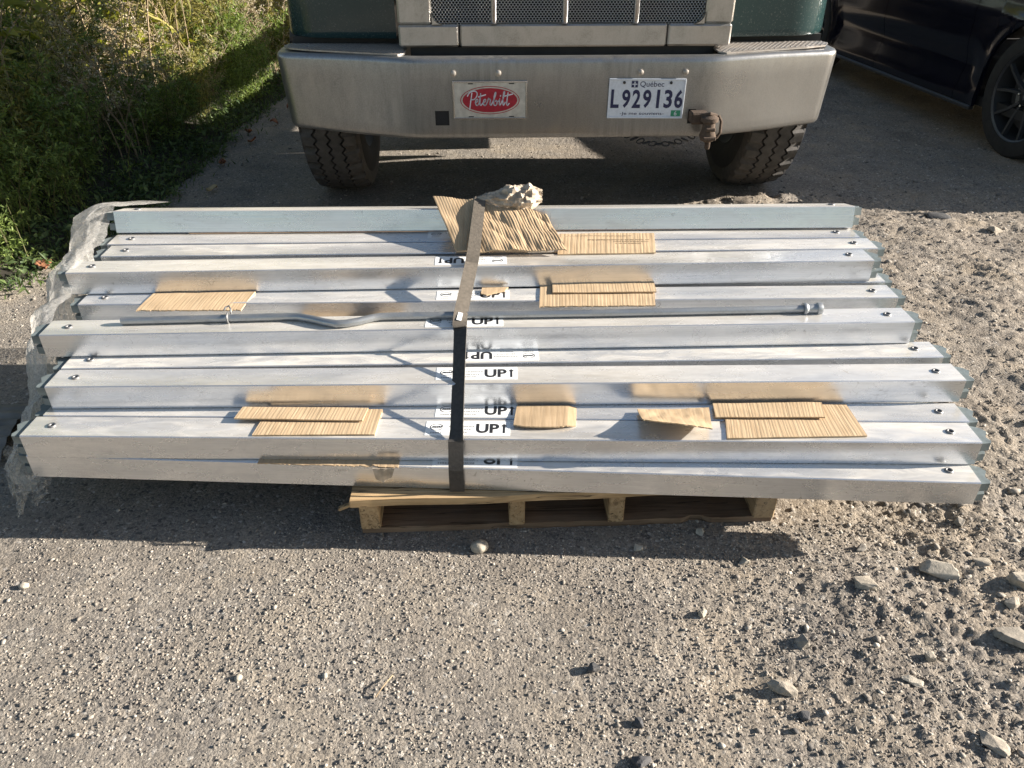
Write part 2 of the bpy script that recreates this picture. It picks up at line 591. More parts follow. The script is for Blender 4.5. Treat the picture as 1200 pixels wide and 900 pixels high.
def mat_leaf(name, a, b, trans=0.35):
    t = NT(name)
    g = t.n('ShaderNodeNewGeometry')
    oi = t.n('ShaderNodeObjectInfo')
    f = t.math('FRACT', t.math('ADD', g.outputs['Random Per Island'], t.math('MULTIPLY', oi.outputs['Random'], 0.35)))
    c = t.ramp(f, [(0.0, a), (0.75, b), (1.0, tuple(min(1, x * 1.25) for x in b))])
    t.set(Base_Color=c, Roughness=0.55, Specular_IOR_Level=0.3)
    tr = t.n('ShaderNodeBsdfTranslucent')
    t.l(t.mix(1.0, c, (1.25, 1.35, 0.6), 'MULTIPLY'), tr.inputs[0])
    ms = t.n('ShaderNodeMixShader'); ms.inputs[0].default_value = trans
    t.l(t.b.outputs[0], ms.inputs[1]); t.l(tr.outputs[0], ms.inputs[2]); t.l(ms.outputs[0], t.out.inputs[0])
    return t.m


def mat_film(name='stretch_film', clear=0.0):
    t = NT(name)
    n = t.noise(t.coords((30, 30, 30)), 1.5, 6, 0.7)
    wr = t.noise(t.coords((34, 60, 40)), 1.6, 7, 0.75, 2.0)
    t.set(Base_Color=t.ramp(n, [(0.3, (0.76, 0.74, 0.69)), (0.7, (0.92, 0.90, 0.86))]), Roughness=0.24, Specular_IOR_Level=0.7,
          Normal=t.bump(wr, 0.8, 0.008))
    tl = t.n('ShaderNodeBsdfTranslucent'); tl.inputs[0].default_value = (0.85, 0.82, 0.76, 1)
    tp = t.n('ShaderNodeBsdfTransparent')
    m1 = t.n('ShaderNodeMixShader'); m1.inputs[0].default_value = 0.5
    t.l(t.b.outputs[0], m1.inputs[1]); t.l(tl.outputs[0], m1.inputs[2])
    m2 = t.n('ShaderNodeMixShader')
    t.l(t.ramp(wr, [(0.36, (0.70 + clear * 0.2,) * 3), (0.66, (0.14 + clear * 0.4,) * 3)]), m2.inputs[0])
    t.l(m1.outputs[0], m2.inputs[1]); t.l(tp.outputs[0], m2.inputs[2])
    t.l(m2.outputs[0], t.out.inputs[0])
    return t.m


def mat_paint(name, col, dust=(0.25, 0.25, 0.23), amt=0.18, rough=0.25):
    t = NT(name)
    co = t.coords()
    sp = t.noise(co, 130, 2, 0.8)
    n = t.noise(co, 3, 5)
    f = t.math('MULTIPLY', t.ramp(sp, [(0.58, (0.15, 0.15, 0.15)), (0.72, (1, 1, 1))]), t.ramp(n, [(0.3, (amt * 0.4,) * 3), (0.75, (amt * 1.6,) * 3)]))
    t.set(Base_Color=t.mix(f, col, dust), Roughness=t.math('ADD', t.math('MULTIPLY', f, 0.6), rough), Coat_Weight=0.4, Coat_Roughness=0.06, Specular_IOR_Level=0.35)
    return t.m


M = dict(
    ground=mat_ground(),
    pebble=mat_stone('pebble_mix', (0.115, 0.11, 0.105), (0.275, 0.243, 0.205), (0.45, 0.415, 0.36)),
    rock=mat_stone('rock_grey', (0.26, 0.24, 0.21), (0.36, 0.32, 0.26), (0.46, 0.42, 0.35), False),
    rock_dark=mat_stone('rock_dark', (0.08, 0.08, 0.085), (0.10, 0.10, 0.10), (0.13, 0.12, 0.12), False),
    rock_pale=mat_stone('rock_pale', (0.40, 0.36, 0.29), (0.42, 0.38, 0.31), (0.45, 0.41, 0.34), False),
    alu=mat_alu(),
    fitting=simple('galvanised_fitting', (0.17, 0.20, 0.20), 0.5, 0.2, 0.25, 40),
    dullbolt=simple('dull_bolt', (0.38, 0.35, 0.31), 0.5, 0.4, 0.25, 60),
    bolt=simple('zinc_bolt', (0.22, 0.22, 0.22), 0.55, 0.7, 0.3, 60),
    dark=simple('black_void', (0.012, 0.012, 0.013), 0.8),
    sticker=simple('white_sticker', (0.82, 0.82, 0.80), 0.45, 0, 0.05, 30),
    ink=simple('black_ink', (0.02, 0.02, 0.022), 0.5),
    greyink=simple('grey_ink', (0.36, 0.36, 0.35), 0.5),
    card=mat_card('corrugated_card', (0.42, 0.305, 0.185), (0.54, 0.41, 0.265)),
    cardb=mat_card('brown_card', (0.37, 0.265, 0.16), (0.48, 0.36, 0.23)),
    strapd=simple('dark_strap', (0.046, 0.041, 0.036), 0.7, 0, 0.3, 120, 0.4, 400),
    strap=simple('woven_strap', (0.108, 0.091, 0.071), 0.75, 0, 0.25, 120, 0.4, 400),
    pipe=mat_dirty_metal('galvanised_pipe', (0.45, 0.47, 0.48), (0.27, 0.27, 0.265), (0.4, 0.7), 0.34, False, 0.8),
    wad=simple('crumpled_wrapper', (0.42, 0.345, 0.26), 0.5, 0, 0.45, 26, 0.3, 90),
    film=mat_film(),
    filmc=mat_film('clear_film', 1.0),
    wood=mat_wood('pallet_wood', (0.42, 0.285, 0.15), (0.56, 0.41, 0.235), 0),
    woody=mat_wood('pallet_stringer_wood', (0.38, 0.26, 0.14), (0.50, 0.37, 0.215), 1),
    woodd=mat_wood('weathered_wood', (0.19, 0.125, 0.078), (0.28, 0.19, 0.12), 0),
    chrome=mat_dirty_metal('dirty_chrome', (0.36, 0.36, 0.36), (0.195, 0.190, 0.176), (0.30, 0.75), 0.26, True, 0.8),
    shell=mat_dirty_metal('grille_chrome', (0.50, 0.49, 0.48), (0.30, 0.275, 0.225), (0.45, 0.7), 0.26, False, 0.75),
    meshm=simple('grille_mesh_metal', (0.55, 0.55, 0.54), 0.35, 1.0),
    tread=mat_dirty_metal('tread_plate', (0.45, 0.44, 0.43), (0.30, 0.26, 0.22), (0.35, 0.6), 0.4, False, 0.9),
    green=mat_paint('dark_green_paint', (0.006, 0.032, 0.034), (0.30, 0.30, 0.27), 0.22, 0.22),
    rubber=simple('tyre_rubber', (0.070, 0.064, 0.058), 0.85, 0, 0.3, 30, 0.3, 200),
    rubberd=simple('tyre_sidewall', (0.022, 0.021, 0.020), 0.8, 0, 0.3, 25),
    black=simple('black_chassis', (0.02, 0.02, 0.02), 0.6, 0, 0.3, 12),
    plate=simple('plate_white', (0.62, 0.66, 0.72), 0.4, 0, 0.08, 120),
    platep=simple('plate_cream', (0.50, 0.48, 0.43), 0.4, 0.2, 0.18, 45),
    navy=simple('plate_navy', (0.015, 0.018, 0.07), 0.5),
    red=simple('badge_red', (0.33, 0.012, 0.03), 0.35, 0, 0.15, 60),
    gsticker=simple('green_sticker', (0.03, 0.25, 0.13), 0.5),
    rust=mat_stone('rusty_iron', (0.075, 0.055, 0.042), (0.10, 0.074, 0.056), (0.13, 0.098, 0.075), False),
    glass=simple('dark_glass', (0.01, 0.012, 0.014), 0.05, 0, 0, 1, 0, 1, Specular_IOR_Level=0.7),
    lamp=simple('lamp_lens', (0.6, 0.6, 0.58), 0.1),
    amber=simple('amber_lens', (0.6, 0.22, 0.02), 0.2),
    navyp=mat_paint('navy_car_paint', (0.004, 0.005, 0.012), (0.10, 0.095, 0.09), 0.02, 0.14),
    plastic=simple('black_plastic', (0.015, 0.015, 0.016), 0.5),
    rim=simple('dark_rim', (0.07, 0.073, 0.078), 0.4, 0.5),
    silver=simple('silver_trim', (0.55, 0.55, 0.55), 0.25, 1.0),
    stem=simple('green_stem', (0.09, 0.085, 0.03), 0.8, 0, 0.3, 8),
    drystem=simple('dry_stem', (0.32, 0.24, 0.15), 0.85, 0, 0.3, 8),
    bark=simple('tree_bark', (0.09, 0.07, 0.05), 0.9, 0, 0.4, 9, 0.6, 40),
    leafd=mat_leaf('leaf_dark', (0.074, 0.109, 0.032), (0.203, 0.265, 0.072)),
    leafm=mat_leaf('leaf_mid', (0.146, 0.150, 0.054), (0.342, 0.300, 0.101)),
    leafy=mat_leaf('leaf_yellow', (0.150, 0.173, 0.030), (0.315, 0.300, 0.060), 0.45),
    leafs=mat_leaf('leaf_silver', (0.223, 0.212, 0.134), (0.476, 0.412, 0.300), 0.3),
    dry=mat_leaf('dry_seed', (0.30, 0.24, 0.16), (0.58, 0.52, 0.42), 0.3),
    grass=mat_leaf('grass_blade', (0.041, 0.072, 0.028), (0.124, 0.170, 0.061), 0.3),
    fallen=simple('fallen_leaf', (0.28, 0.12, 0.06), 0.8, 0, 0.4, 30),
    fallenp=simple('pale_fallen_leaf', (0.50, 0.38, 0.20), 0.8, 0, 0.3, 30),
)

# ------------------------------------------------------------------ ground
def axis(segs):
    out = [segs[0][0]]
    for a, b, n in segs:
        out.extend(list(np.linspace(a, b, n + 1)[1:]))
    return np.array(out)


def geo(a, b, d0, g):
    out = [a]; d = d0
    while out[-1] + d < b:
        out.append(out[-1] + d); d *= g
    out.append(b)
    return out


gx_in = axis([(-2.6, -1.35, 84), (-1.35, 1.45, 400), (1.45, 2.7, 104)])
gx = np.array([-p for p in geo(2.6, 400, 0.03, 1.25)[:0:-1]] + list(gx_in) + geo(2.7, 400, 0.03, 1.25)[1:])
gy = np.array([-400, -150, -50, -20, -8, -3, -1, 0, 0.3, 0.5] + list(axis([(0.6, 1.5, 130), (1.5, 2.6, 80), (2.6, 4.2, 150), (4.2, 6.5, 80)])) + geo(6.5, 400, 0.06, 1.25)[1:])
GX, GY = np.meshgrid(gx, gy, indexing='ij')
GZ = ground_h(GX, GY)
V = np.stack([GX, GY, GZ], -1).reshape(-1, 3)
nu, nv = GX.shape
ii, jj = np.meshgrid(np.arange(nu - 1), np.arange(nv - 1), indexing='ij')
a = (ii * nv + jj).ravel()
F = np.stack([a, a + nv, a + nv + 1, a + 1], -1)
go = link('ground', np_mesh('ground', V, F, True), M['ground'])
go['kind'] = 'structure'

# ---- loose gravel lying on the ground
phi = (1 + 5 ** 0.5) / 2
ICO = np.array([(-1, phi, 0), (1, phi, 0), (-1, -phi, 0), (1, -phi, 0), (0, -1, phi), (0, 1, phi), (0, -1, -phi), (0, 1, -phi),
                (phi, 0, -1), (phi, 0, 1), (-phi, 0, -1), (-phi, 0, 1)]) / math.sqrt(1 + phi * phi)
ICOF = np.array([(0, 11, 5), (0, 5, 1), (0, 1, 7), (0, 7, 10), (0, 10, 11), (1, 5, 9), (5, 11, 4), (11, 10, 2), (10, 7, 6), (7, 1, 8),
                 (3, 9, 4), (3, 4, 2), (3, 2, 6), (3, 6, 8), (3, 8, 9), (4, 9, 5), (2, 4, 11), (6, 2, 10), (8, 6, 7), (9, 8, 1)])


def gravel(px, py, r):
    n = len(px)
    v = ICO[None] * (1 + RNG.uniform(-0.40, 0.40, (n, 12, 1)))
    sc = r[:, None, None] * np.stack([RNG.uniform(0.75, 1.45, n), RNG.uniform(0.7, 1.1, n), RNG.uniform(0.35, 0.75, n)], -1)[:, None, :]
    v = v * sc
    an = RNG.uniform(0, 2 * PI, n)
    c, s = np.cos(an)[:, None], np.sin(an)[:, None]
    x = v[:, :, 0] * c - v[:, :, 1] * s
    y = v[:, :, 0] * s + v[:, :, 1] * c
    z = v[:, :, 2] + (ground_h(px, py) + r * 0.12)[:, None]
    V = np.stack([x + px[:, None], y + py[:, None], z], -1).reshape(-1, 3)
    F = (ICOF[None] + (np.arange(n) * 12)[:, None, None]).reshape(-1, 3)
    return V, F


def scatter(n, x0, x1, y0, y1, r0, r1, pw=2.6, keep=None):
    px = RNG.uniform(x0, x1, n); py = RNG.uniform(y0, y1, n)
    if keep is not None:
        k = keep(px, py)
        px, py = px[k], py[k]
    r = r0 + (r1 - r0) * RNG.random(len(px)) ** pw
    return gravel(px, py, r)


sets = [scatter(42000, -1.15, 1.25, 0.68, 1.42, 0.0011, 0.0034, 2.2, lambda a, b: RNG.random(len(a)) < 0.35 + 0.65 * sstep(-0.12, 0.15, vnoise(a * 4, b * 4, 77))),
        scatter(1300, -1.15, 1.25, 0.68, 1.5, 0.0026, 0.0060, 3.4),
        scatter(2600, 0.15, 1.4, 0.68, 1.6, 0.0022, 0.0080, 4.0, lambda a, b: RNG.random(len(a)) < sstep(0.1, 0.9, a + vnoise(a * 6, b * 6, 70))),
        scatter(9000, 1.0, 2.8, 1.3, 3.9, 0.0018, 0.0055, 2.6),
        scatter(240, 1.0, 2.8, 1.3, 4.2, 0.006, 0.016, 3.0),
        scatter(3500, -2.0, -1.15, 1.3, 3.1, 0.002, 0.005, 2.4),
        scatter(3500, -1.85, 2.9, 2.5, 5.6, 0.003, 0.009, 3.2)]
vs, fs, o = [], [], 0
for v_, f_ in sets:
    vs.append(v_); fs.append(f_ + o); o += len(v_)
gv = link('gravel', np_mesh('gravel', np.concatenate(vs), np.concatenate(fs)), M['pebble'])
gv['kind'] = 'stuff'
gv['label'] = 'loose grey and tan gravel strewn over the yard'


# ---- single rocks
def rock(name, label, x, y, sx, sy, sz, m='rock', rot=0.0, sink=0.3, seed=0, cuts=15, cat='rock'):
    import bmesh
    bm = bmesh.new()
    rr = random.Random(seed + 100)
    if m == 'rock_pale':
        bmesh.ops.create_icosphere(bm, subdivisions=3, radius=1.0)
    else:
        for _ in range(15):
            q = Vector((rr.gauss(0, 1), rr.gauss(0, 1), rr.gauss(0, 1))).normalized()
            q = Vector([math.copysign(abs(c) ** 0.75, c) for c in q])
            bm.verts.new(q * rr.uniform(0.75, 1.05))
        ret = bmesh.ops.convex_hull(bm, input=bm.verts)
        bmesh.ops.delete(bm, geom=[g_ for g_ in ret['geom_interior'] if isinstance(g_, bmesh.types.BMVert)], context='VERTS')
        bmesh.ops.bevel(bm, geom=list(bm.edges), offset=0.05, segments=1, affect='EDGES')
        bmesh.ops.triangulate(bm, faces=bm.faces)
        bmesh.ops.subdivide_edges(bm, edges=list(bm.edges), cuts=2, use_grid_fill=True)
    for v in bm.verts:
        p = v.co * (1 + 0.10 * mnoise.noise(v.co * 1.8 + Vector((seed, 0, 0))) + 0.07 * mnoise.noise(v.co * 5 + Vector((seed, 3, 0))))
        v.co = (p.x * sx * 1.15, p.y * sy * 1.15, p.z * sz * 1.2)
    me = bpy.data.meshes.new(name)
    bm.to_mesh(me); bm.free()
    o = link(name, me, M[m], None, 40 if m == 'rock_pale' else 14)
    o.location = (x, y, float(ground_h(x, y)) + sz * (1 - 2 * sink) * 0.75 + 0.002)
    o.rotation_euler = (rr.uniform(-0.12, 0.12), rr.uniform(-0.12, 0.12), rot)
    tag(o, label, cat)
    return o


ROCKS = [
    ('pale round pebble lying in front of the pallet at the shadow line', -0.077, 1.330, .019, .015, .014, 'rock_pale', 0.2, .2),
    ('large flat tan slab of stone right of the pallet shadow', 0.975, 1.240, .043, .026, .018, 'rock', -0.5, .3),
    ('chunky tan stone left of the large flat slab', 0.789, 1.205, .026, .019, .015, 'rock', -0.3, .25),
    ('small pale block of stone standing alone below the pallet shadow corner', 0.599, 1.050, .015, .014, .016, 'rock', 0.5, .2),
    ('grey angular stone inside the front edge of the pallet shadow', 0.537, 1.285, .016, .012, .010, 'rock', 0.1, .25),
    ('broken grey stone cluster piece with a raised flat face, lower right foreground', 0.523, 0.940, .026, .018, .014, 'rock', -0.4, .3),
    ('small dark oval stone just below the broken grey stone', 0.548, 0.884, .014, .010, .009, 'rock_dark', -0.6, .25),
    ('small upright pale chip beside a flat grey chip on the right', 0.844, 1.012, .010, .012, .013, 'rock', 0.3, .2),
    ('thin curved pale flake lying over a dark hollow', 0.786, 0.955, .022, .009, .006, 'rock', -0.35, .3),
    ('long flat pointed grey slab at the lower right corner', 0.874, 0.828, .034, .020, .010, 'rock', -0.75, .3),
    ('pale flat slab cut by the right edge of the frame', 1.045, 1.055, .045, .024, .014, 'rock', -0.6, .3),
    ('rough stone pile piece at the right edge above the pale slab', 1.142, 1.208, .036, .026, .020, 'rock', 0.4, .3),
    ('small upright grey stone casting a short shadow left of centre right foreground', 0.409, 1.126, .010, .009, .012, 'rock', 0.8, .2),
    ('flat dull stone behind the large flat slab', 1.085, 1.275, .024, .018, .011, 'rock', 0.3, .35),
    ('brown stone half buried near the beam ends on the right', 1.105, 1.415, .018, .013, .011, 'rock', 0.9, .3),
    ('dark rounded stone at the bottom edge of the frame', 0.232, 0.792, .018, .014, .012, 'rock_dark', 0.4, .25),
    ('dark flat stone sunk in the gravel above the bottom edge', 0.236, 0.867, .012, .009, .007, 'rock_dark', -0.3, .3),
    ('grey pebble below the second pallet stringer in the shade', 0.300, 1.330, .012, .010, .009, 'rock', 0.2, .25),
    ('grey pebble near the right pallet stringer in the shade', 0.459, 1.385, .011, .009, .008, 'rock', 0.7, .25),
    ('small dark stone in the open gravel of the middle foreground', 0.162, 0.985, .013, .010, .009, 'rock_dark', -0.2, .3),
    ('brown clod right of the pallet shadow corner', 0.827, 1.325, .016, .012, .010, 'rock', -0.2, .3),
    ('pair of white chips lying on the fine gravel at far left', -1.087, 1.201, .010, .007, .006, 'rock_pale', 0.2, .25),
    ('little white chip in the left foreground', -0.539, 0.965, .007, .006, .005, 'rock_pale', 0.9, .25),
    ('dark shard lying in the sunlit earth behind the beam ends on the right', 2.029, 3.52, .060, .034, .016, 'rock_dark', -0.3, .3),
    ('reddish brown stone behind the dark shard near the shade edge', 2.22, 3.36, .035, .03, .018, 'rock', 0.3, .3),
    ('dark clod at the edge of the shade right of the top beam', 1.62, 3.58, .05, .035, .024, 'rock_dark', 0.3, .3),
    ('grey stone on the right edge beside the frame, below the rough pile', 1.085, 1.150, .018, .013, .011, 'rock', 0.3, .3),
    ('tiny pale stone at the bottom of the right foreground', 0.433, 0.925, .009, .007, .006, 'rock', 0.3, .25),
]
for k, (lb, x, y, sx, sy, sz, m, rot, sink) in enumerate(ROCKS):
    rock('rock', lb, x, y, sx, sy, sz, m, rot, sink, k * 7 + 1)

tw = MB()
tw.tube([(-0.235, 0.969, 0.010), (-0.243, 0.950, 0.016), (-0.252, 0.936, 0.014), (-0.262, 0.922, 0.007)], 0.0016, 5)
tag(tw.build('twig', M['drystem']), 'thin bent dry twig lying on the gravel in the left foreground', 'twig')

LEAVES = [(-1.60, 5.30, 'fallen', 'reddish leaf fallen by the grass edge near the truck wheel'),
          (-1.70, 5.05, 'fallen', 'brown leaf fallen on the verge left of the bumper'),
          (-1.62, 4.86, 'fallen', 'curled red brown leaf lying at the edge of the asphalt'),
          (-1.66, 4.40, 'fallen', 'dull brown leaf lying nearer on the grass edge'),
          (-1.57, 3.93, 'fallenp', 'pale yellow leaf lying alone on the shaded ground'),
          (-1.93, 2.93, 'fallen', 'orange brown leaf on the weeds at the far left edge'),
          (-1.60, 5.75, 'fallen', 'small red leaf fallen deepest along the verge')]
for k, (x, y, m, lb) in enumerate(LEAVES):
    L = 0.055 if k != 5 else 0.08
    P = []
    for i in range(7):
        u = i / 6
        wd = math.sin(PI * min(1, u * 0.98 + 0.01)) ** 0.8 * L * 0.42
        row = []
        for j in range(5):
            q = j / 4 * 2 - 1
            row.append((u * L - L / 2, q * wd, 0.010 + 0.012 * q * q + 0.010 * math.sin(u * 4 + k)))
        P.append(row)
    mb = MB()
    mb.slab(P, [[(a, b, c - 0.0006) for a, b, c in r_] for r_ in P])
    o = mb.build('fallen_leaf', M[m], None, True)
    o.location = (x, y, float(ground_h(x, y)) + 0.012); o.rotation_euler = (0.1, 0.15, k * 1.7)
    tag(o, lb, 'leaf')

# ------------------------------------------------------------------ pallet
pal = thing('wooden_pallet', 'rough wooden pallet carrying the stack of aluminium beams', 'pallet', (0.140, 1.396, 0), R(2.4))
PW = 0.504
for k, (x0, x1) in enumerate([(-0.504, -0.457), (-0.147, -0.109), (0.094, 0.132), (0.452, 0.504)]):
    mb = MB()
    mb.box(x0, x1, 0.0, 1.0, 0.014, 0.1085, 0.003)
    mb.build('stringer', M['woody'], pal)
random.seed(3)
for k in range(7):
    y0 = -0.012 + k * 0.150
    wd = 0.10
    n = 20
    P = []
    for i in range(n + 1):
        u = i / n
        fy = 0.006 * mnoise.noise(Vector((u * 5, k * 3.1, 0))) + (-0.016 * (1 - u) if k == 0 else 0)
        P.append([(-PW - 0.012 + u * 2 * PW + 0.012 * u, y0 + fy, 0.1295), (-PW - 0.012 + u * 2 * PW + 0.012 * u, y0 + wd, 0.1295)])
    mb = MB()
    mb.slab(P, [[(a, b, 0.1095) for a, b, c in r_] for r_ in P])
    mb.build('deck_board', M['wood'], pal)
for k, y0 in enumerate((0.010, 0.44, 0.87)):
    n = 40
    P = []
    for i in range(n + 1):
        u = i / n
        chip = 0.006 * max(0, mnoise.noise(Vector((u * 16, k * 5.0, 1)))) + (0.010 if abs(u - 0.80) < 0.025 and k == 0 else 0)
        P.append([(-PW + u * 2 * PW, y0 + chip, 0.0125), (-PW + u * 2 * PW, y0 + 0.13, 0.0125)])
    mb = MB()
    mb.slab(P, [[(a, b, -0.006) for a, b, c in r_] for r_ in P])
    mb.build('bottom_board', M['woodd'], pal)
mb = MB()
mb.box(-0.045, 0.02, -0.008, 0.004, -0.004, 0.004, 0.0015, Matrix.Translation((-0.51, 0.004, 0.100)) @ Matrix.Rotation(R(-25), 4, 'Y'))
mb.build('splinter', M['wood'], pal)

# ------------------------------------------------------------------ aluminium beams
BW, BH, BL = 0.0795, 0.0642, 2.20
r_ = 0.0022
sec = [(r_, 0), (BW - r_, 0), (BW, r_), (BW, BH - r_), (BW - r_, BH), (r_, BH), (0, BH - r_), (0, r_)]
mb = MB(); mb.prism(sec, -BL / 2, BL / 2, 'x')
TUBE = mb.build('tube', M['alu'])
TUBE_ME = TUBE.data
bpy.data.objects.remove(TUBE)


def fitting_mesh(sgn):
    mb = MB()
    x0 = sgn * BL / 2
    for z0, z1, ex in ((0.037, 0.0585, 0.028), (0.008, 0.0275, 0.024)):
        poly = [(x0, 0.004), (x0 + sgn * ex * 0.85, 0.007), (x0 + sgn * ex, 0.016), (x0 + sgn * ex * 0.8, 0.030), (x0 + sgn * ex * 1.25, 0.052), (x0 + sgn * ex * 0.9, 0.066), (x0, 0.076)]
        n = len(poly)
        vs = [(p[0], p[1], z0) for p in poly] + [(p[0], p[1], z1) for p in poly]
        fs = [tuple(range(n))[::-1], tuple(range(n, 2 * n))] + [(i, (i + 1) % n, n + (i + 1) % n, n + i) for i in range(n)]
        mb.add(vs, fs)
    mb.box(min(x0, x0 + sgn * 0.004), max(x0, x0 + sgn * 0.004), 0.006, BW - 0.006, 0.005, BH - 0.005)
    return mb


FIT = {}
for sgn in (-1, 1):
    o = fitting_mesh(sgn).build('end_fitting', M['fitting']); FIT[sgn] = o.data; bpy.data.objects.remove(o)
BOLT = {}
for sgn in (-1, 1):
    mb = MB()
    Mx = Matrix.Translation((sgn * (BL / 2 - 0.055), BW * 0.52, BH + 0.0002))
    mb.lathe([(0.0040, -0.0030), (0.0042, 0.0012), (0.0062, 0.0032), (0.0088, 0.0030), (0.0100, 0.0012), (0.0104, 0.0)], 14, Mx)
    o = mb.build('bolt', M['bolt'], None, True); BOLT[sgn] = o.data; bpy.data.objects.remove(o)
mb = MB()
for sgn in (-1, 1):
    pass
mb.lathe([(0.0042, 0.0), (0.0001, 0.0002)], 12)
o = mb.build('bolt_socket', M['dark']); SOCK = o.data; bpy.data.objects.remove(o)

# sticker: 0.197 x 0.060 with UP and an arrow
mb = MB(); mb.box(-0.0985, 0.0985, -0.028, 0.028, 0, 0.0006)
o = mb.build('sticker', M['sticker']); STK = o.data; bpy.data.objects.remove(o)
mb = MB()
tv, tf = fit_text('UP', 0.054, 0.037, bold=0.034)
mb.add([(x + 0.046, y, 0.0009) for x, y in tv], tf)
ax = 0.084
mb.add([(ax - 0.0026, -0.0185, 0.0009), (ax + 0.0026, -0.0185, 0.0009), (ax + 0.0026, 0.010, 0.0009), (ax - 0.0026, 0.010, 0.0009)], [(0, 1, 2, 3)])
mb.add([(ax - 0.0075, 0.0085, 0.0009), (ax + 0.0075, 0.0085, 0.0009), (ax, 0.0185, 0.0009)], [(0, 1, 2)])
# maker's oval with a scribbled name
for k in range(26):
    if k in (24, 25, 0): continue
    a0, a1 = 2 * PI * k / 26, 2 * PI * (k + 1) / 26
    q = []
    for r0, a in ((1, a0), (1, a1), (0.86, a1), (0.86, a0)):
        q.append((-0.073 + 0.016 * r0 * math.cos(a), 0.004 + 0.013 * r0 * math.sin(a), 0.0009))
    mb.add(q, [(0, 1, 2, 3)])
zz = [(-0.084, 0.000), (-0.081, 0.008), (-0.079, 0.001), (-0.077, 0.008), (-0.075, 0.001), (-0.072, 0.008), (-0.070, 0.001), (-0.067, 0.009), (-0.065, 0.001), (-0.062, 0.008), (-0.060, 0.002)]
for p, q in zip(zz, zz[1:]):
    d = Vector((q[0] - p[0], q[1] - p[1], 0)); n = Vector((-d.y, d.x, 0)).normalized() * 0.0011
    mb.add([(p[0] - n.x, p[1] - n.y, 0.0009), (q[0] - n.x, q[1] - n.y, 0.0009), (q[0] + n.x, q[1] + n.y, 0.0009), (p[0] + n.x, p[1] + n.y, 0.0009)], [(0, 1, 2, 3)])
o = mb.build('lettering', M['ink']); LET = o.data; bpy.data.objects.remove(o)
mb = MB()
rr = random.Random(5)
for row, (y, x0, x1) in enumerate(((0.007, -0.045, 0.012), (-0.005, -0.040, 0.006), (-0.016, -0.034, 0.000), (-0.018, -0.086, -0.062))):
    x = x0
    while x < x1:
        wd = rr.uniform(0.002, 0.005)
        mb.add([(x, y - 0.0028, 0.0009), (x + wd, y - 0.0028, 0.0009), (x + wd, y + 0.0028, 0.0009), (x, y + 0.0028, 0.0009)], [(0, 1, 2, 3)])
        x += wd + rr.uniform(0.0012, 0.0025)
o = mb.build('fine_print', M['greyink']); FINE = o.data; bpy.data.objects.remove(o)


def inst(name, me, parent, loc=(0, 0, 0), rz=0.0):
    o = bpy.data.objects.new(name, me)
    C.objects.link(o)
    o.parent = parent
    o.location = loc
    o.rotation_euler = (0, 0, rz)
    return o


def beam(A, B, ztop, label, group=None, stick=None, tilt=0.0, detail=True):
    """A, B: front top edge ends (x, y)"""
    cx, cy = (A[0] + B[0]) / 2, (A[1] + B[1]) / 2
    ang = math.atan2(B[1] - A[1], B[0] - A[0])
    t = thing('aluminium_beam', label, 'beam', (cx, cy, ztop - BH), ang, group)
    if tilt:
        t.rotation_euler = (-tilt, 0, ang)
        t.location = (cx, cy - BH * math.sin(tilt), ztop - BH * math.cos(tilt))
    inst('tube', TUBE_ME, t)
    for s in (-1, 1):
        inst('end_fitting', FIT[s], t)
        if detail:
            b = inst('bolt', BOLT[s], t)
            inst('bolt_socket', SOCK, b, (s * (BL / 2 - 0.055), BW * 0.52, BH + 0.0006))
    if stick:
        xc, yc, flip = stick
        lx = (xc - cx) / math.cos(ang)
        st = inst('sticker', STK, t, (lx, yc, BH + 0.0002), PI if flip else 0.0)
        inst('lettering', LET, st); inst('fine_print', FINE, st)
    return t


ZP, ST = 0.13, 0.065
G = 'aluminium beams stacked on the pallet'
L = lambda k: ZP + ST * k
beam((-1.150, 1.4335), (1.060, 1.333), L(1), 'lowest front aluminium beam lying directly on the front edge of the pallet', G, (-0.087, 0.034, False))
beam((-1.132, 1.423), (1.068, 1.397), L(2), 'nearest dusty topped aluminium beam lying on the lowest one', G, (-0.103, 0.041, False))
beam((-1.12, 1.5050), (1.08, 1.4795), L(2), 'aluminium beam right behind the nearest top one, cardboard covering its sticker end', G, (-0.085, 0.032, False))
beam((-1.109, 1.530), (1.093, 1.560), L(3), 'aluminium beam one step above the two nearest, tan cardboard reflected in its front', G, (-0.085, 0.046, False))
beam((-1.112, 1.613), (1.092, 1.671), L(3), 'aluminium beam in the gap below the pipe beam, upside down UP sticker beside the strap', G, (-0.03, 0.036, True))
beam((-1.168, 1.665), (1.027, 1.737), L(4), 'aluminium beam carrying the bent galvanised pipe', G, (-0.120, 0.037, False))
beam((-1.151, 1.833), (1.043, 1.877), L(4), 'aluminium beam right behind the pipe with cardboard hanging over its front edge', G, (-0.105, 0.036, False))
beam((-1.191, 1.891), (0.999, 1.976), L(5), 'front aluminium beam of the top three, upside down UP sticker under the strap', G, (-0.112, 0.041, True))
beam((-1.153, 2.003), (1.050, 2.061), L(5), 'middle aluminium beam of the top group of three, its right end sticking out farthest', G)
beam((-1.173, 2.090), (1.029, 2.146), L(5), 'aluminium beam under the printed cardboard, just in front of the highest beam', G, (-0.150, 0.050, False))
beam((-1.167, 2.178), (1.020, 2.221), L(6) + 0.003, 'highest and farthest aluminium beam at the back, leaning backwards', G, None, R(13.2))

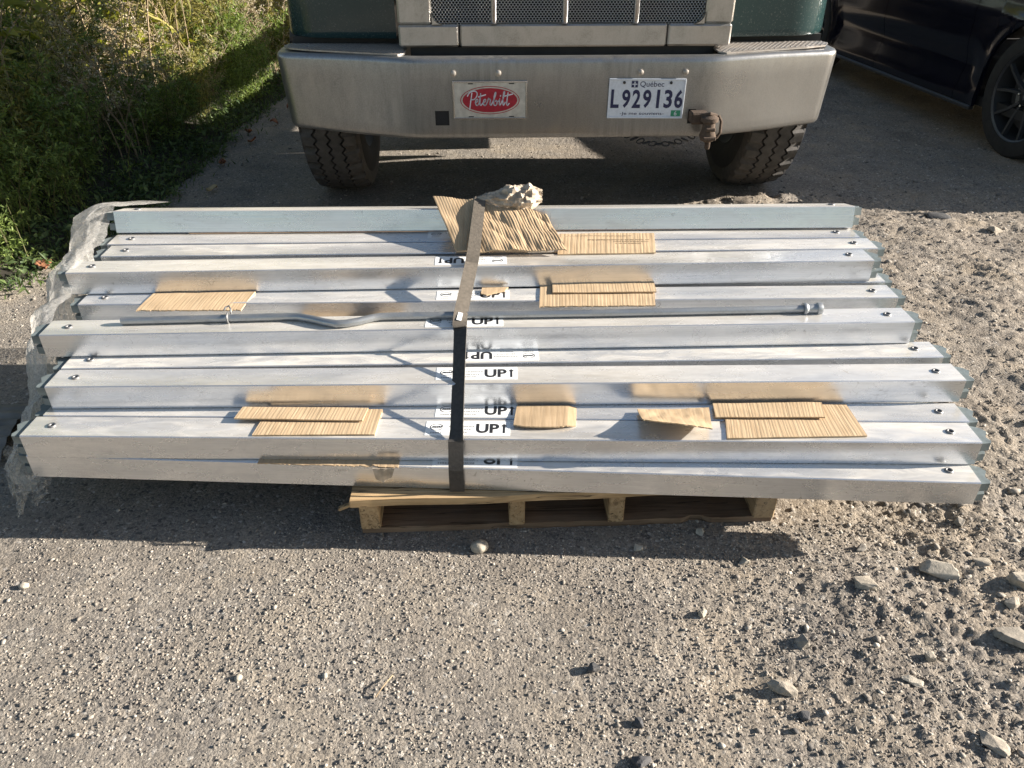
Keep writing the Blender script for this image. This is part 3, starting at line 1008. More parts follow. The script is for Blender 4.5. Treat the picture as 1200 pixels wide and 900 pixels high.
HID = 'aluminium beam buried in the stack with only its end fittings showing'
HG = 'aluminium beams buried inside the stack'
rr = random.Random(9)
def fill(y0, n, k, a=1.0):
    for i in range(n):
        y = y0 + 0.0835 * i
        dx = rr.uniform(-0.025, 0.02) - 0.05
        d = math.tan(R(a)) * BL / 2
        beam((-1.1 + dx, y - d), (1.1 + dx, y + d), L(k) - 0.0006, HID, HG, None, 0, False)
fill(1.527, 8, 1, -0.3)
fill(1.607, 7, 2, 0.3)
fill(1.735, 5, 3, 1.0)
fill(1.955, 2, 4, 1.2)
mb = MB(); mb.box(-1.0, 0.9, 0, 0.075, 0, 0.030, 0.002)
o = mb.build('timber_batten', M['woodd']); o.location = (0, 2.205, 0.395); o.rotation_euler = (0, 0, R(1.2))
tag(o, 'timber batten wedged under the leaning back beam', 'batten')
mb = MB(); mb.box(-1.0, 0.9, 0, 0.07, 0, 0.0645, 0.002)
o = mb.build('timber_batten', M['woodd']); o.location = (0, 2.130, 0.325); o.rotation_euler = (0, 0, R(1.2))
tag(o, 'timber bearer inside the stack below the back beams', 'batten')


# ------------------------------------------------------------------ cardboard
def card(label, bl, br, tr, tl, z, zf=None, pitch=0.0085, amp=0.00034, th=0.0035, m='card', jag=None, nu=None, nvv=8, name='cardboard_sheet', crumple=0.0, seed=0):
    cx = (bl[0] + br[0] + tr[0] + tl[0]) / 4; cy = (bl[1] + br[1] + tr[1] + tl[1]) / 4
    W = math.hypot(br[0] - bl[0], br[1] - bl[1])
    n = nu or max(20, int(W / (pitch / 6)))
    top, bot = [], []
    rw = random.Random(seed)
    ph = [rw.uniform(0.75, 1.3) for _ in range(400)]
    cum = np.cumsum(ph)
    for i in range(n + 1):
        u = i / n
        rt, rb = [], []
        for j in range(nvv + 1):
            v = j / nvv
            uu, vv = u, v
            if jag:
                lo, hi = jag(u)
                vv = lo + (hi - lo) * v
            x = (bl[0] * (1 - uu) + br[0] * uu) * (1 - vv) + (tl[0] * (1 - uu) + tr[0] * uu) * vv
            y = (bl[1] * (1 - uu) + br[1] * uu) * (1 - vv) + (tl[1] * (1 - uu) + tr[1] * uu) * vv
            s = u * W / pitch
            k = int(s); fr = s - k
            cr = abs(math.sin(PI * (s + 0.25 * math.sin(k * 1.7 + seed)))) ** 0.7
            zz = z + amp * (cr - 1) * (0.6 + 0.7 * ph[k % 400] if True else 1)
            zz += 0.0016 * mnoise.noise(Vector((x * 14 + seed * 3, y * 20, 0.5))) - 0.0022 * max(0, mnoise.noise(Vector((x * 9 + y * 16, y * 5, seed + 2.0))) - 0.25)
            if zf: zz += zf(uu, vv)
            if crumple:
                q = Vector((x * 9 + seed, y * 9, seed * 0.7))
                zz += crumple * (mnoise.noise(q) + 0.7 * abs(mnoise.noise(q * 2.3)) + 0.35 * mnoise.noise(q * 5))
            rt.append((x - cx, y - cy, zz - z)); rb.append((x - cx, y - cy, zz - z - th))
        top.append(rt); bot.append(rb)
    mb = MB(); mb.slab(top, bot)
    o = mb.build(name, M[m], None, False)
    o.location = (cx, cy, z)
    tag(o, label, 'cardboard', 'cardboard packing pieces on the beams')
    return o


def torn(a, lo=0.0, seed=0.0):
    return lambda u: (lo + a * abs(mnoise.noise(Vector((u * 9 + seed, seed, 0)))) + a * 0.5 * abs(mnoise.noise(Vector((u * 31, seed, 3)))), 1.0)


card('cardboard strip sticking out over the beam behind the left end of the pipe', (-0.985, 1.800), (-0.715, 1.812), (-0.700, 1.905), (-0.975, 1.895), L(4) + 0.0045,
     lambda u, v: -0.010 * (1 - v) ** 2 * (0.5 + u * 0.5), jag=torn(0.06, 0, 1.0), seed=1)
card('wide cardboard sheet hanging over a beam edge right of the strap, lower of the two', (0.072, 1.818), (0.380, 1.826), (0.396, 1.972), (0.079, 1.960), L(4) + 0.0045,
     lambda u, v: -0.008 * max(0, 0.35 - v), jag=torn(0.03, 0, 2.0), seed=2)
card('narrower cardboard flap lying on the wide sheet right of the strap', (0.110, 1.886), (0.392, 1.892), (0.396, 1.972), (0.112, 1.960), L(4) + 0.0105, None, seed=3)
card('upper cardboard strip of the left pair near the front beams', (-0.652, 1.476), (-0.350, 1.470), (-0.345, 1.524), (-0.645, 1.524), L(2) + 0.0105, lambda u, v: 0.002 * (1 - u), seed=4)
card('lower cardboard sheet of the left pair lying on the nearest beam tops', (-0.596, 1.4215), (-0.315, 1.424), (-0.311, 1.526), (-0.585, 1.526), L(2) + 0.0046, None, seed=5)
card('small plain brown cardboard piece right of the UP stickers', (0.002, 1.444), (0.148, 1.448), (0.157, 1.540), (0.012, 1.540), L(2) + 0.006,
     lambda u, v: 0.004 * (1 - v) + (-0.006 * max(0, u - 0.85) / 0.15), amp=0.0002, pitch=0.02, m='cardb', jag=lambda u: (0.13 * (abs(u - 0.5) * 2) ** 3 + 0.03 * abs(mnoise.noise(Vector((u * 14, 0, 0)))), 1), seed=6)
card('curled torn cardboard piece lifting off the beams beside the longest strip', (0.300, 1.402), (0.454, 1.412), (0.474, 1.528), (0.300, 1.518), L(2) + 0.0075,
     lambda u, v: 0.050 * (1 - v) ** 1.5 * (0.45 + 0.55 * (1 - u)), amp=0.0003, pitch=0.02, m='card', crumple=0.004, jag=lambda u: (0.42 * max(0, 0.55 - u) + 0.05 * abs(mnoise.noise(Vector((u * 12, 5, 0)))), 1), seed=7)
card('long narrow cardboard strip under the beam at right, upper of its pair', (0.480, 1.484), (0.737, 1.482), (0.750, 1.545), (0.486, 1.545), L(2) + 0.0105, lambda u, v: 0.0015 * u, seed=8)
card('large striped cardboard sheet at right lying on the nearest beam tops', (0.490, 1.4085), (0.813, 1.4185), (0.812, 1.548), (0.515, 1.548), L(2) + 0.0046, None, seed=9)
card('flat cardboard sheet with faint printing behind the strap, on the top group of beams', (0.128, 2.010), (0.404, 2.020), (0.423, 2.170), (0.140, 2.165), L(5) + 0.0046, None, amp=0.0005, pitch=0.012, seed=10)
mb = MB()
rr = random.Random(3)
for row, (y, a0, a1) in enumerate(((0.052, -0.11, 0.08), (0.020, -0.05, 0.115), (0.006, 0.02, 0.115), (-0.008, 0.02, 0.10))):
    x = a0
    while x < a1:
        wd = rr.uniform(0.004, 0.012)
        mb.box(x, x + wd, y, y + (0.002 if row == 0 else 0.006), 0.0006, 0.0009)
        x += wd + rr.uniform(0.002, 0.005)
prt = mb.build('faint_print', simple('faded_brown_ink', (0.27, 0.19, 0.11), 0.9), bpy.data.objects[[o_.name for o_ in C.objects if o_.name.startswith('cardboard_sheet')][-1]])
prt['kind'] = 'stuff'
card('small torn scrap of cardboard under the top group of beams at the strap', (-0.085, 1.880), (-0.030, 1.885), (-0.010, 1.925), (-0.082, 1.920), L(4) + 0.005, lambda u, v: 0.004 * v, jag=lambda u: (0.75 * abs(u - 0.3), 1), pitch=0.02, amp=0.0002, seed=11)
card('thin brown cardboard strip squeezed between the two front beams, torn at its right end', (-0.590, 1.401), (-0.262, 1.386), (-0.262, 1.440), (-0.590, 1.446), L(1) + 0.0022,
     lambda u, v: 0.0, th=0.002, amp=0.0004, pitch=0.02, m='cardb', jag=torn(0.18, 0, 6.0), seed=12)
o = card('torn cardboard tuft dangling over the lowest front beam', (-0.305, 0.0), (-0.275, 0.0), (-0.262, 0.042), (-0.312, 0.042), 0.0, None, th=0.002, amp=0.001, pitch=0.012, m='wad', crumple=0.004,
         jag=lambda u: (0.7 * abs(u - 0.45) + 0.1 * abs(mnoise.noise(Vector((u * 20, 0, 0)))), 1), seed=13)
o.rotation_euler = (R(90), 0, 0); o.location = (-0.296, 1.380, 0.178)
card('brown cardboard strip lying in the gap behind the dip of the bent pipe', (-0.580, 1.775), (-0.300, 1.785), (-0.300, 1.845), (-0.580, 1.834), L(3) + 0.0046, None, amp=0.0003, pitch=0.02, m='cardb', seed=15)
# big crumpled sheet leaning on the top beam
def plane_z(y): return 0.4665 + (y - 2.0) * 0.335
top, bot = [], []
n_u, n_v = 130, 44
cs = [Vector((-0.155, 2.002)), Vector((0.152, 2.004)), Vector((0.092, 2.178)), Vector((-0.236, 2.236))]
for i in range(n_u + 1):
    u = i / n_u
    jg = 1 - 0.10 * sstep(0.45, 0.5, u) * (0.7 + 0.8 * abs(mnoise.noise(Vector((u * 13, 2, 0))))) - 0.05 * sstep(0.86, 0.98, u) - 0.03 * abs(mnoise.noise(Vector((u * 40, 7, 0))))
    rt, rb = [], []
    for j in range(n_v + 1):
        v = j / n_v * jg
        p = (cs[0] * (1 - u) + cs[1] * u) * (1 - v) + (cs[3] * (1 - u) + cs[2] * u) * v
        q = Vector((u * 6, v * 3, 0.3))
        z = plane_z(p.y) + 0.006 * mnoise.noise(q) + 0.006 * abs(mnoise.noise(q * 1.3 + Vector((4, 0, 0)))) * sstep(0.2, 0.45, u)
        wob = 0.5 * mnoise.noise(Vector((v * 5, u * 3, 9)))
        z += 0.0015 * (abs(math.sin(PI * (u * 38 + wob * 0.5 * sstep(0.3, 0.6, u)))) ** 0.8) * (0.45 + 0.6 * sstep(0.3, 0.5, u))
        z += 0.0020 * mnoise.noise(Vector((u * 26, v * 4, 5))) * sstep(0.3, 0.5, u)
        z += 0.004
        rt.append((p.x, p.y, z)); rb.append((p.x, p.y, z - 0.003))
    top.append(rt); bot.append(rb)
mb = MB(); mb.slab(top, bot)
tag(mb.build('cardboard_sheet', M['cardb']), 'large crumpled corrugated cardboard sheet under the strap, leaning on the highest beam', 'cardboard', 'cardboard packing pieces on the beams')

# crumpled wrapper on top: a thin sheet bunched up into sharp folds
rw = random.Random(23)
nu_, nv_ = 30, 26
top, bot = [], []
for i in range(nu_ + 1):
    u = i / nu_
    rad = 0.022 + 0.026 * sstep(0.20, 0.62, u) - 0.022 * sstep(0.82, 1.0, u)
    if u < 0.2: rad *= 0.35 + 0.65 * u / 0.2
    rt, rb = [], []
    for j in range(nv_ + 1):
        a_ = R(-25 + 235 * j / nv_)
        q = Vector((u * 5.5, math.cos(a_) * 1.6, math.sin(a_) * 1.6))
        rr_ = rad * (1.0 - 0.55 * abs(mnoise.noise(q)) - 0.35 * abs(mnoise.noise(q * 2.4 + Vector((5, 2, 1)))) + rw.uniform(-0.07, 0.07) + 0.12)
        x = -0.118 + 0.205 * u + 0.010 * mnoise.noise(q * 1.7 + Vector((0, 9, 2))) + rw.uniform(-0.0015, 0.0015)
        p = Vector((x, 2.222 + rr_ * 1.05 * math.cos(a_), 0.538 + 0.010 * u + rr_ * 0.95 * math.sin(a_)))
        rt.append(tuple(p)); rb.append((p.x, p.y - 0.0008 * math.cos(a_), p.z - 0.0008 * math.sin(a_)))
    top.append(rt); bot.append(rb)
mb = MB(); mb.slab(top, bot)
o = mb.build('crumpled_wrapper', M['wad'], None, 12)
tag(o, 'crumpled pale brown paper wrapper lying on top of the highest beam', 'wrapper')

# ------------------------------------------------------------------ strap
def ribbon(pts, width, th=0.0026, sub=6, wob=0.0):
    """pts: (x, y, z, twist, width factor)"""
    rows_t, rows_b = [], []
    dense = []
    for a_, b_ in zip(pts, pts[1:]):
        m = sub
        for i in range(m):
            f = i / m
            dense.append([a_[k] * (1 - f) + b_[k] * f for k in range(5)])
    dense.append(list(pts[-1]))
    for i, d in enumerate(dense):
        p = Vector(d[:3])
        t = (Vector(dense[min(i + 1, len(dense) - 1)][:3]) - Vector(dense[max(0, i - 1)][:3])).normalized()
        side = Vector((1, 0, 0)); side = (side - t * side.dot(t)).normalized()
        nrm = side.cross(t)
        side = Matrix.Rotation(d[3], 3, t) @ side
        nrm = side.cross(t)
        if nrm.z < 0 and nrm.y > 0: nrm = -nrm
        rt, rb = [], []
        for j in range(5):
            q = (j / 4 - 0.5) * width * d[4]
            c_ = p + side * q
            rt.append(c_ + nrm * th / 2); rb.append(c_ - nrm * th / 2)
        rows_t.append(rt); rows_b.append(rb)
    mb = MB(); mb.slab(rows_t, rows_b)
    return mb


st = thing('tie_strap', 'dark woven tie strap running over the stack from back to front', 'strap', (0, 0, 0))
tw_ = R(-28)
tw2 = R(16)
pts = [(-0.128, 1.377, 0.134, 0, 1), (-0.128, 1.377, 0.196, 0, 1), (-0.1275, 1.3985, 0.262, 0.05, 1), (-0.1270, 1.404, 0.2665, tw_ * 0.6, 1), (-0.1265, 1.43, 0.278, tw_, 1), (-0.128, 1.60, 0.351, tw_, 1), (-0.129, 1.690, 0.3915, tw_ * 0.7, 1),
       (-0.131, 1.706, 0.3955, 0.0, 1.0), (-0.131, 1.735, 0.407, tw2, 1.0), (-0.110, 1.925, 0.464, tw2, 1.0), (-0.109, 1.940, 0.4650, 0.05, 1.0), (-0.105, 2.0, 0.480, tw2 * 0.5, 1.0), (-0.095, 2.185, 0.5435, tw2 * 0.5, 0.95), (-0.093, 2.23, 0.548, 0, 0.95), (-0.092, 2.275, 0.525, 0, 0.95), (-0.092, 2.290, 0.40, 0, 0.95), (-0.092, 2.295, 0.15, 0, 0.95)]
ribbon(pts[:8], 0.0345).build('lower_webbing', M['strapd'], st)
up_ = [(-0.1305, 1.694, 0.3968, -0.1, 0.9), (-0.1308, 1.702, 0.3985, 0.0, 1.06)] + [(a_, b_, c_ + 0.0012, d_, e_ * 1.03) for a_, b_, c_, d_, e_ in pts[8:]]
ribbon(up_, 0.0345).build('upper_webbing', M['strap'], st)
mb = MB(); mb.box(-0.006, 0.006, -0.014, 0.014, 0, 0.0008)
o = mb.build('tag', M['sticker'], st); o.location = (-0.132, 1.728, 0.4092); o.rotation_euler = (R(16), R(14), R(-4))

# ------------------------------------------------------------------ bent pipe
pp = thing('bent_pipe', 'bent galvanised steel pipe with a kink lying across the beams', 'pipe', (0, 0, L(4) + 0.0105))
mb = MB()
path = [(-0.986, 1.722, 0), (-0.724, 1.736, 0), (-0.575, 1.745, 0), (-0.545, 1.744, 0), (-0.505, 1.730, 0.0), (-0.470, 1.714, 0), (-0.440, 1.705, 0), (-0.415, 1.708, 0), (-0.385, 1.720, 0), (-0.355, 1.737, 0), (-0.335, 1.744, 0), (-0.30, 1.747, 0), (0.219, 1.764, 0), (0.764, 1.788, 0)]
mb.tube(path, 0.0098, 16)
mb.build('tube', M['pipe'], pp, 40)
mb = MB()
d = Vector((1, 0.042, 0)).normalized()
Mx = Matrix.Translation((0.756, 1.7877, 0)) @ Vector((0, 0, 1)).rotation_difference(d).to_matrix().to_4x4()
mb.lathe([(0.0099, 0), (0.0155, 0.0), (0.0165, 0.004), (0.0155, 0.009), (0.0125, 0.012), (0.0125, 0.034), (0.016, 0.036), (0.0165, 0.043), (0.0155, 0.048), (0.004, 0.048), (0.004, 0.020)], 18, Mx)
mb.build('end_coupling', M['pipe'], pp, 35)
hk = MB()
rg = []
for k in range(20):
    a_ = 2 * PI * k / 19 * 0.97
    rg.append((-0.722 + 0.006 * k / 19, 1.736 + 0.0135 * math.cos(a_ + 0.8), 0.0135 * math.sin(a_ + 0.8)))
hk.tube(rg, 0.0022, 6)
hk.tube([(-0.716, 1.7465, 0.009), (-0.720, 1.760, 0.014), (-0.7265, 1.770, 0.018), (-0.734, 1.766, 0.016), (-0.736, 1.756, 0.012)], 0.0022, 6)
hk.build('wire_hook', M['bolt'], pp, True)


# ------------------------------------------------------------------ plastic film round the left ends
def stair(y):
    ys = [1.40, 1.52, 1.56, 1.66, 1.70, 1.87, 1.92, 2.14, 2.19, 2.23, 2.34]
    zs = [0.262, 0.27, 0.325, 0.33, 0.39, 0.395, 0.455, 0.46, 0.51, 0.522, 0.495]
    return float(np.interp(y, ys, zs))


fm = thing('plastic_film', 'torn crumpled whitish plastic film wrapped round the left ends of the beams', 'plastic film', (0, 0, 0))
NU, NV = 150, 70
P = []
for i in range(NU + 1):
    u = i / NU
    y0 = 1.46 + 0.86 * u
    row = []
    up = sstep(0.12, 0.42, u)
    zt = stair(y0) - 0.075 * (1 - up) + 0.002 * up + 0.010 * mnoise.noise(Vector((u * 9, 0, 0)))
    zb = max(0.02, zt - 0.40) + 0.04 * mnoise.noise(Vector((u * 7, 5, 0)))
    xs_ = -1.178 - 0.010 * up + 0.010 * mnoise.noise(Vector((u * 13, 3, 0)))
    for j in range(NV + 1):
        v = j / NV
        if v < 0.3:
            f = v / 0.3
            x = xs_ - 0.085 * f * (0.5 + 0.5 * up + 0.55 * sstep(0.5, 0.9, u))
            z = zt - 0.016 * f - 0.020 * f * f + 0.012 * math.sin(PI * f) * up
        else:
            f = (v - 0.3) / 0.7
            x = xs_ - 0.085 * (0.5 + 0.5 * up + 0.55 * sstep(0.5, 0.9, u)) - 0.05 * math.sin(PI * min(1, f * 0.8)) + 0.03 * f * f
            z = zt - 0.036 + (zb - zt + 0.036) * f
        y = y0 + 0.05 * v * (1 - u)
        q = Vector((u * 10, v * 4, 1.0))
        k_ = 0.35 + 0.65 * min(1, v * 2)
        x += (0.010 * mnoise.noise(q) + 0.010 * abs(mnoise.noise(q * 2.7)) - 0.014 * abs(mnoise.noise(Vector((u * 28, v * 7 + u * 6, 2))))) * k_
        z += (0.003 * mnoise.noise(q * 2.1 + Vector((2, 0, 5))) - 0.009 * abs(mnoise.noise(Vector((u * 34 + v * 10, v * 12, 6)))) - 0.005 * abs(mnoise.noise(Vector((u * 60 - v * 14, v * 22, 2))))) * min(1, 0.25 + v * 3)
        y += 0.010 * mnoise.noise(q + Vector((9, 9, 9)))
        row.append((x, y, z))
    P.append(row)
mb = MB(); mb.grid(P); mb.build('side_sheet', M['film'], fm, True)
# cap over the left end of the top beam
P = []
for i in range(51):
    u = i / 50                           # along y from front to back
    row = []
    for j in range(51):
        v = j / 50
        xr = -1.055 - 0.115 * (1 - u) ** 1.3 + 0.014 * mnoise.noise(Vector((u * 6, 1, 0)))
        if v < 0.45:
            f = v / 0.45
            x = xr + (-1.205 - xr) * f
            z = 0.5275 - 0.021 * u + 0.004 * math.sin(f * PI)
        else:
            f = (v - 0.45) / 0.55
            x = -1.205 - 0.125 * f
            z = 0.5275 - 0.021 * u - 0.13 * f ** 1.8
        y = 2.198 + 0.10 * u - 0.10 * max(0, v - 0.45) * (1 - u) + 0.10 * max(0, v - 0.5) * u * 0.4
        q = Vector((u * 5, v * 6, 4))
        z += 0.006 * mnoise.noise(q) * (0.08 if v < 0.45 else 1) - 0.008 * abs(mnoise.noise(Vector((u * 9 + v * 16, v * 5 - u * 8, 1)))) * min(1, max(0, v - 0.3) * 2.5)
        x += 0.014 * mnoise.noise(q + Vector((5, 0, 0))) * min(1, v * 2)
        row.append((x, y, z + 0.003))
    P.append(row)
mb = MB(); mb.grid(P); mb.build('end_cap_sheet', M['film'], fm, True)
# ragged rags low at the front corner
for k, (x, y, z, ln, wd) in enumerate([(-1.150, 1.415, 0.15, 0.11, 0.035), (-1.185, 1.46, 0.20, 0.14, 0.045), (-1.120, 1.44, 0.13, 0.07, 0.045)]):
    P = []
    for i in range(19):
        u = i / 18
        row = []
        for j in range(9):
            v = j / 8 - 0.5
            q = Vector((u * 4 + k * 5, v * 4, k))
            row.append((x - 0.03 * u + v * wd * (1 - 0.7 * u) + 0.02 * mnoise.noise(q), y - 0.03 * u + 0.02 * mnoise.noise(q * 1.7 + Vector((3, 0, 0))), z - ln * u * (0.85 + 0.3 * mnoise.noise(Vector((v * 6, k, 0))))))
        P.append(row)
    mb = MB(); mb.grid(P); mb.build('torn_flap', M['filmc'], fm, True)

# folded grey sheet on the ground at the left edge
P = []
for i in range(41):
    u = i / 40
    row = []
    for j in range(31):
        v = j / 30
        x = -1.80 + 0.42 * u - 0.10 * v + 0.05 * v * u
        y = 1.60 + 0.26 * v + 0.06 * u * v + 0.03 * (1 - v) * u
        z = 0.012 + 0.030 * math.sin(PI * v) ** 0.6 + 0.006 * abs(math.sin(v * 22 + u * 2)) + 0.008 * mnoise.noise(Vector((u * 4, v * 16, 0)))
        row.append((x, y, z))
    P.append(row)
mb = MB(); mb.grid(P)
tag(mb.build('plastic_sheet', simple('grey_sheet', (0.17, 0.155, 0.135), 0.55, 0, 0.25, 20), None, True), 'folded grey plastic sheet lying on the shaded ground at the left edge', 'plastic sheet')
# ------------------------------------------------------------------ truck
TK = thing('semi_truck', 'dark green semi truck with a dirty chrome bumper parked nose on behind the beams', 'truck', (0.20, 3.160, 0), R(1.8))

# bumper: a profile swept along the plan path, with two square receiver holes
pc = []
def arc(cx, cy, r, a0, a1, n):
    return [(cx + r * math.cos(R(a0 + (a1 - a0) * i / n)), cy + r * math.sin(R(a0 + (a1 - a0) * i / n))) for i in range(n + 1)]
half = [(0.0, 0), (0.13, 0), (0.27, 0), (0.40, 0), (0.450, 0), (0.505, 0), (0.535, 0.0005)]
bend = [(0.575, 0.002), (0.615, 0.008), (0.655, 0.020), (0.70, 0.035)]
side = [(0.78, 0.061), (0.88, 0.094), (0.98, 0.127)] + [(1.03, 0.1435)] + arc(1.075, 0.235, 0.075, -72, 0, 7)[0:] + [(1.152, 0.30), (1.152, 0.40)]
rt_path = half + bend + side
lt_path = [(-x, y) for x, y in rt_path]
path = lt_path[::-1][:-1] + rt_path
nrm = []
for i, p in enumerate(path):
    a_ = Vector(path[max(0, i - 1)]); b_ = Vector(path[min(len(path) - 1, i + 1)])
    t = (b_ - a_).normalized()
    nrm.append(Vector((-t.y, t.x)))       # points back / inwards
prof = [(0.11, 0.770), (0.05, 0.7815), (0.022, 0.7825), (0.009, 0.779), (0.002, 0.771), (0.0, 0.760), (0.0, 0.70), (0.0, 0.64), (0.0, 0.586), (0.0, 0.530), (0.0, 0.500), (0.002, 0.486), (0.009, 0.477), (0.022, 0.474), (0.06, 0.474)]
vs = []
for (px_, py_), n_ in zip(path, nrm):
    for off, z in prof:
        end = sstep(0.8, 1.15, abs(px_))
        vs.append((px_ + n_.x * off - math.copysign(0.022, px_) * end * (0.78 - z) / 0.3, py_ + n_.y * off, z + 0.006 * end * (1 if z < 0.6 else -1)))
fs = []
m_ = len(prof)
for i in range(len(path) - 1):
    xm = (path[i][0] + path[i + 1][0]) / 2
    for j in range(m_ - 1):
        zm = (prof[j][1] + prof[j + 1][1]) / 2
        if prof[j][0] == 0 and prof[j + 1][0] == 0 and 0.53 < zm < 0.586 and (0.450 < xm + 0.0 < 0.535 and xm > 0.505 or -0.505 < xm < -0.450):
            continue
        fs.append((i * m_ + j, (i + 1) * m_ + j, (i + 1) * m_ + j + 1, i * m_ + j + 1))
mb = MB().add(vs, fs)
bump = mb.build('bumper', M['chrome'], TK, 40)
for x0, x1 in ((-0.505, -0.450), (0.505, 0.535)):
    mb = MB()
    mb.box(x0 - 0.004, x1 + 0.004, 0.004, 0.20, 0.526, 0.590)
    mb.build('receiver_socket', M['dark'], bump)
for x in (-0.427, -0.253, 0.30, 0.476):
    mb = MB()
    Mx = Matrix.Translation((x, 0.0, 0.727)) @ Matrix.Rotation(R(90), 4, 'X')
    mb.lathe([(0.0145, 0.0), (0.0145, 0.003)], 20, Mx)
    mb.lathe([(0.0105, 0.003), (0.0105, 0.009), (0.006, 0.012), (0.0, 0.0125)], 20, Mx)
    mb.build('bumper_bolt', M['dullbolt'], bump, 35)
for s in (-1, 1):
    poly = [(s * 0.64, 0.04), (s * 0.70, 0.062), (s * 1.00, 0.160), (s * 1.09, 0.205), (s * 1.125, 0.27), (s * 1.10, 0.31), (s * 0.645, 0.31), (s * 0.62, 0.27), (s * 0.615, 0.07)]
    mb = MB().prism(poly, 0.783, 0.789, 'z')
    stp = mb.build('tread_step', M['tread'], TK)
    mb = MB()
    for i in range(26):
        for j in range(15):
            x = s * (0.63 + i * 0.019 + (0.0095 if j % 2 else 0)); y = 0.065 + j * 0.0165
            if y < 0.055 + (abs(x) - 0.64) * 0.33 or y > 0.30 or abs(x) > 1.105: continue
            q = 0.0068
            mb.add([(x - q, y, 0.7892), (x, y - q * 0.75, 0.7892), (x + q, y, 0.7892), (x, y + q * 0.75, 0.7892), (x, y, 0.7922)], [(0, 1, 4), (1, 2, 4), (2, 3, 4), (3, 0, 4)])
    o = mb.build('tread_pattern', M['tread'], stp); o['kind'] = 'stuff'

# licence plates
def plate(name, x, w_, h_, z, rot, m):
    e = MB(); e.box(-w_ / 2, w_ / 2, -0.0025, 0.001, -h_ / 2, h_ / 2, 0.001)
    o = e.build(name, m, TK)
    o.location = (x, -0.005, z); o.rotation_euler = (0, R(rot), 0)
    mb = MB(); b_ = 0.006
    for a0, a1, c0, c1 in ((-w_ / 2, w_ / 2, h_ / 2 - b_, h_ / 2), (-w_ / 2, w_ / 2, -h_ / 2, -h_ / 2 + b_), (-w_ / 2, -w_ / 2 + b_, -h_ / 2 + b_, h_ / 2 - b_), (w_ / 2 - b_, w_ / 2, -h_ / 2 + b_, h_ / 2 - b_)):
        mb.box(a0, a1, -0.0055, -0.0028, c0, c1, 0.0008)
    o2 = mb.build('plate_rim', M['silver'] if m is M['platep'] else m, o)
    return o


def flat_word(parent, name, words, m, y=-0.0032):
    mb = MB()
    for vs_, fs_, cx_, cz_ in words:
        mb.add([(px_ + cx_, y, pz_ + cz_) for px_, pz_ in vs_], fs_)
    return mb.build(name, m, parent, False, False)


qp = plate('licence_plate', 0.3300, 0.302, 0.150, 0.629, 0.6, M['plate'])
wds = []
for ch, cx_ in zip('L929136', (-0.124, -0.080, -0.039, 0.003, 0.047, 0.087, 0.129)):
    tv, tf = fit_text(ch, 0.012 if ch == '1' else 0.033, 0.070, bold=0.028)
    wds.append((tv, tf, cx_, -0.001))
tv, tf = fit_text('Québec', 0.095, 0.024, bold=0.004); wds.append((tv, tf, 0.018, 0.053))
tv, tf = fit_text('-Je me souviens-', 0.176, 0.015, bold=0.004); wds.append((tv, tf, -0.012, -0.058))
flat_word(qp, 'plate_lettering', wds, M['navy'])
mb = MB(); mb.box(-0.063, -0.038, -0.0034, -0.0026, 0.042, 0.066)
fl = mb.build('flag_badge', M['navy'], qp)
mb = MB()
for a0, a1, c0, c1 in ((-0.0525, -0.0485, 0.044, 0.064), (-0.0605, -0.0405, 0.052, 0.056)):
    mb.box(a0, a1, -0.0040, -0.0036, c0, c1)
mb.build('flag_cross', M['plate'], qp)
mb = MB(); mb.box(0.104, 0.142, -0.0034, -0.0026, -0.067, -0.044)
mb.build('year_sticker', M['gsticker'], qp)
tv, tf = fit_text('6', 0.011, 0.017, bold=0.01)
flat_word(qp, 'sticker_digit', [(tv, tf, 0.122, -0.0555)], M['plate'], -0.0037)
for x in (-0.092, 0.092):
    mb = MB()
    mb.lathe([(0.0058, 0), (0.0052, 0.004), (0.0, 0.005)], 12, Matrix.Translation((x, -0.0026, 0.060)) @ Matrix.Rotation(R(90), 4, 'X'))
    mb.build('plate_screw', M['black'], qp)

pp_ = plate('front_badge_plate', -0.287, 0.292, 0.144, 0.627, 0.0, M['platep'])
N = 48
def ell(a_, b_, y):
    return [(a_ * math.cos(2 * PI * k / N), y, b_ * math.sin(2 * PI * k / N)) for k in range(N)]
mb = MB(); mb.add(ell(0.113, 0.050, -0.0031), [tuple(range(N))]); ov = mb.build('badge_border', M['platep'], pp_, False, False)
mb = MB(); mb.add(ell(0.1135, 0.0505, -0.0029) + ell(0.1165, 0.053, -0.0029), [(k, (k + 1) % N, N + (k + 1) % N, N + k) for k in range(N)]); mb.build('badge_outline', M['red'], pp_, False, False)
mb = MB(); mb.add(ell(0.1075, 0.0455, -0.0036), [tuple(range(N))]); mb.build('badge_oval', M['red'], pp_, False, False)
# script lettering drawn as strokes (x 0..10, y 0..3)
def bez(p0, p1, p2, p3, n=8):
    return [tuple((1 - t) ** 3 * a + 3 * (1 - t) ** 2 * t * b + 3 * (1 - t) * t * t * c + t ** 3 * d for a, b, c, d in zip(p0, p1, p2, p3)) for t in [i / n for i in range(n + 1)]]
S = []
S.append([(0.55, -0.5), (0.75, 0.6), (0.95, 1.7), (1.1, 2.6)])                                    # P stem
S.append(bez((0.15, 2.0), (0.6, 3.2), (2.5, 3.3), (2.2, 2.2)) + bez((2.2, 2.2), (1.9, 1.3), (1.2, 1.25), (0.95, 1.4)))
def e_(x): return bez((x, 0.75), (x + 0.5, 0.85), (x + 0.75, 1.25), (x + 0.5, 1.4)) + bez((x + 0.5, 1.4), (x + 0.0, 1.45), (x - 0.05, 0.2), (x + 0.4, 0.25)) + bez((x + 0.4, 0.25), (x + 0.6, 0.25), (x + 0.75, 0.5), (x + 0.9, 0.8))
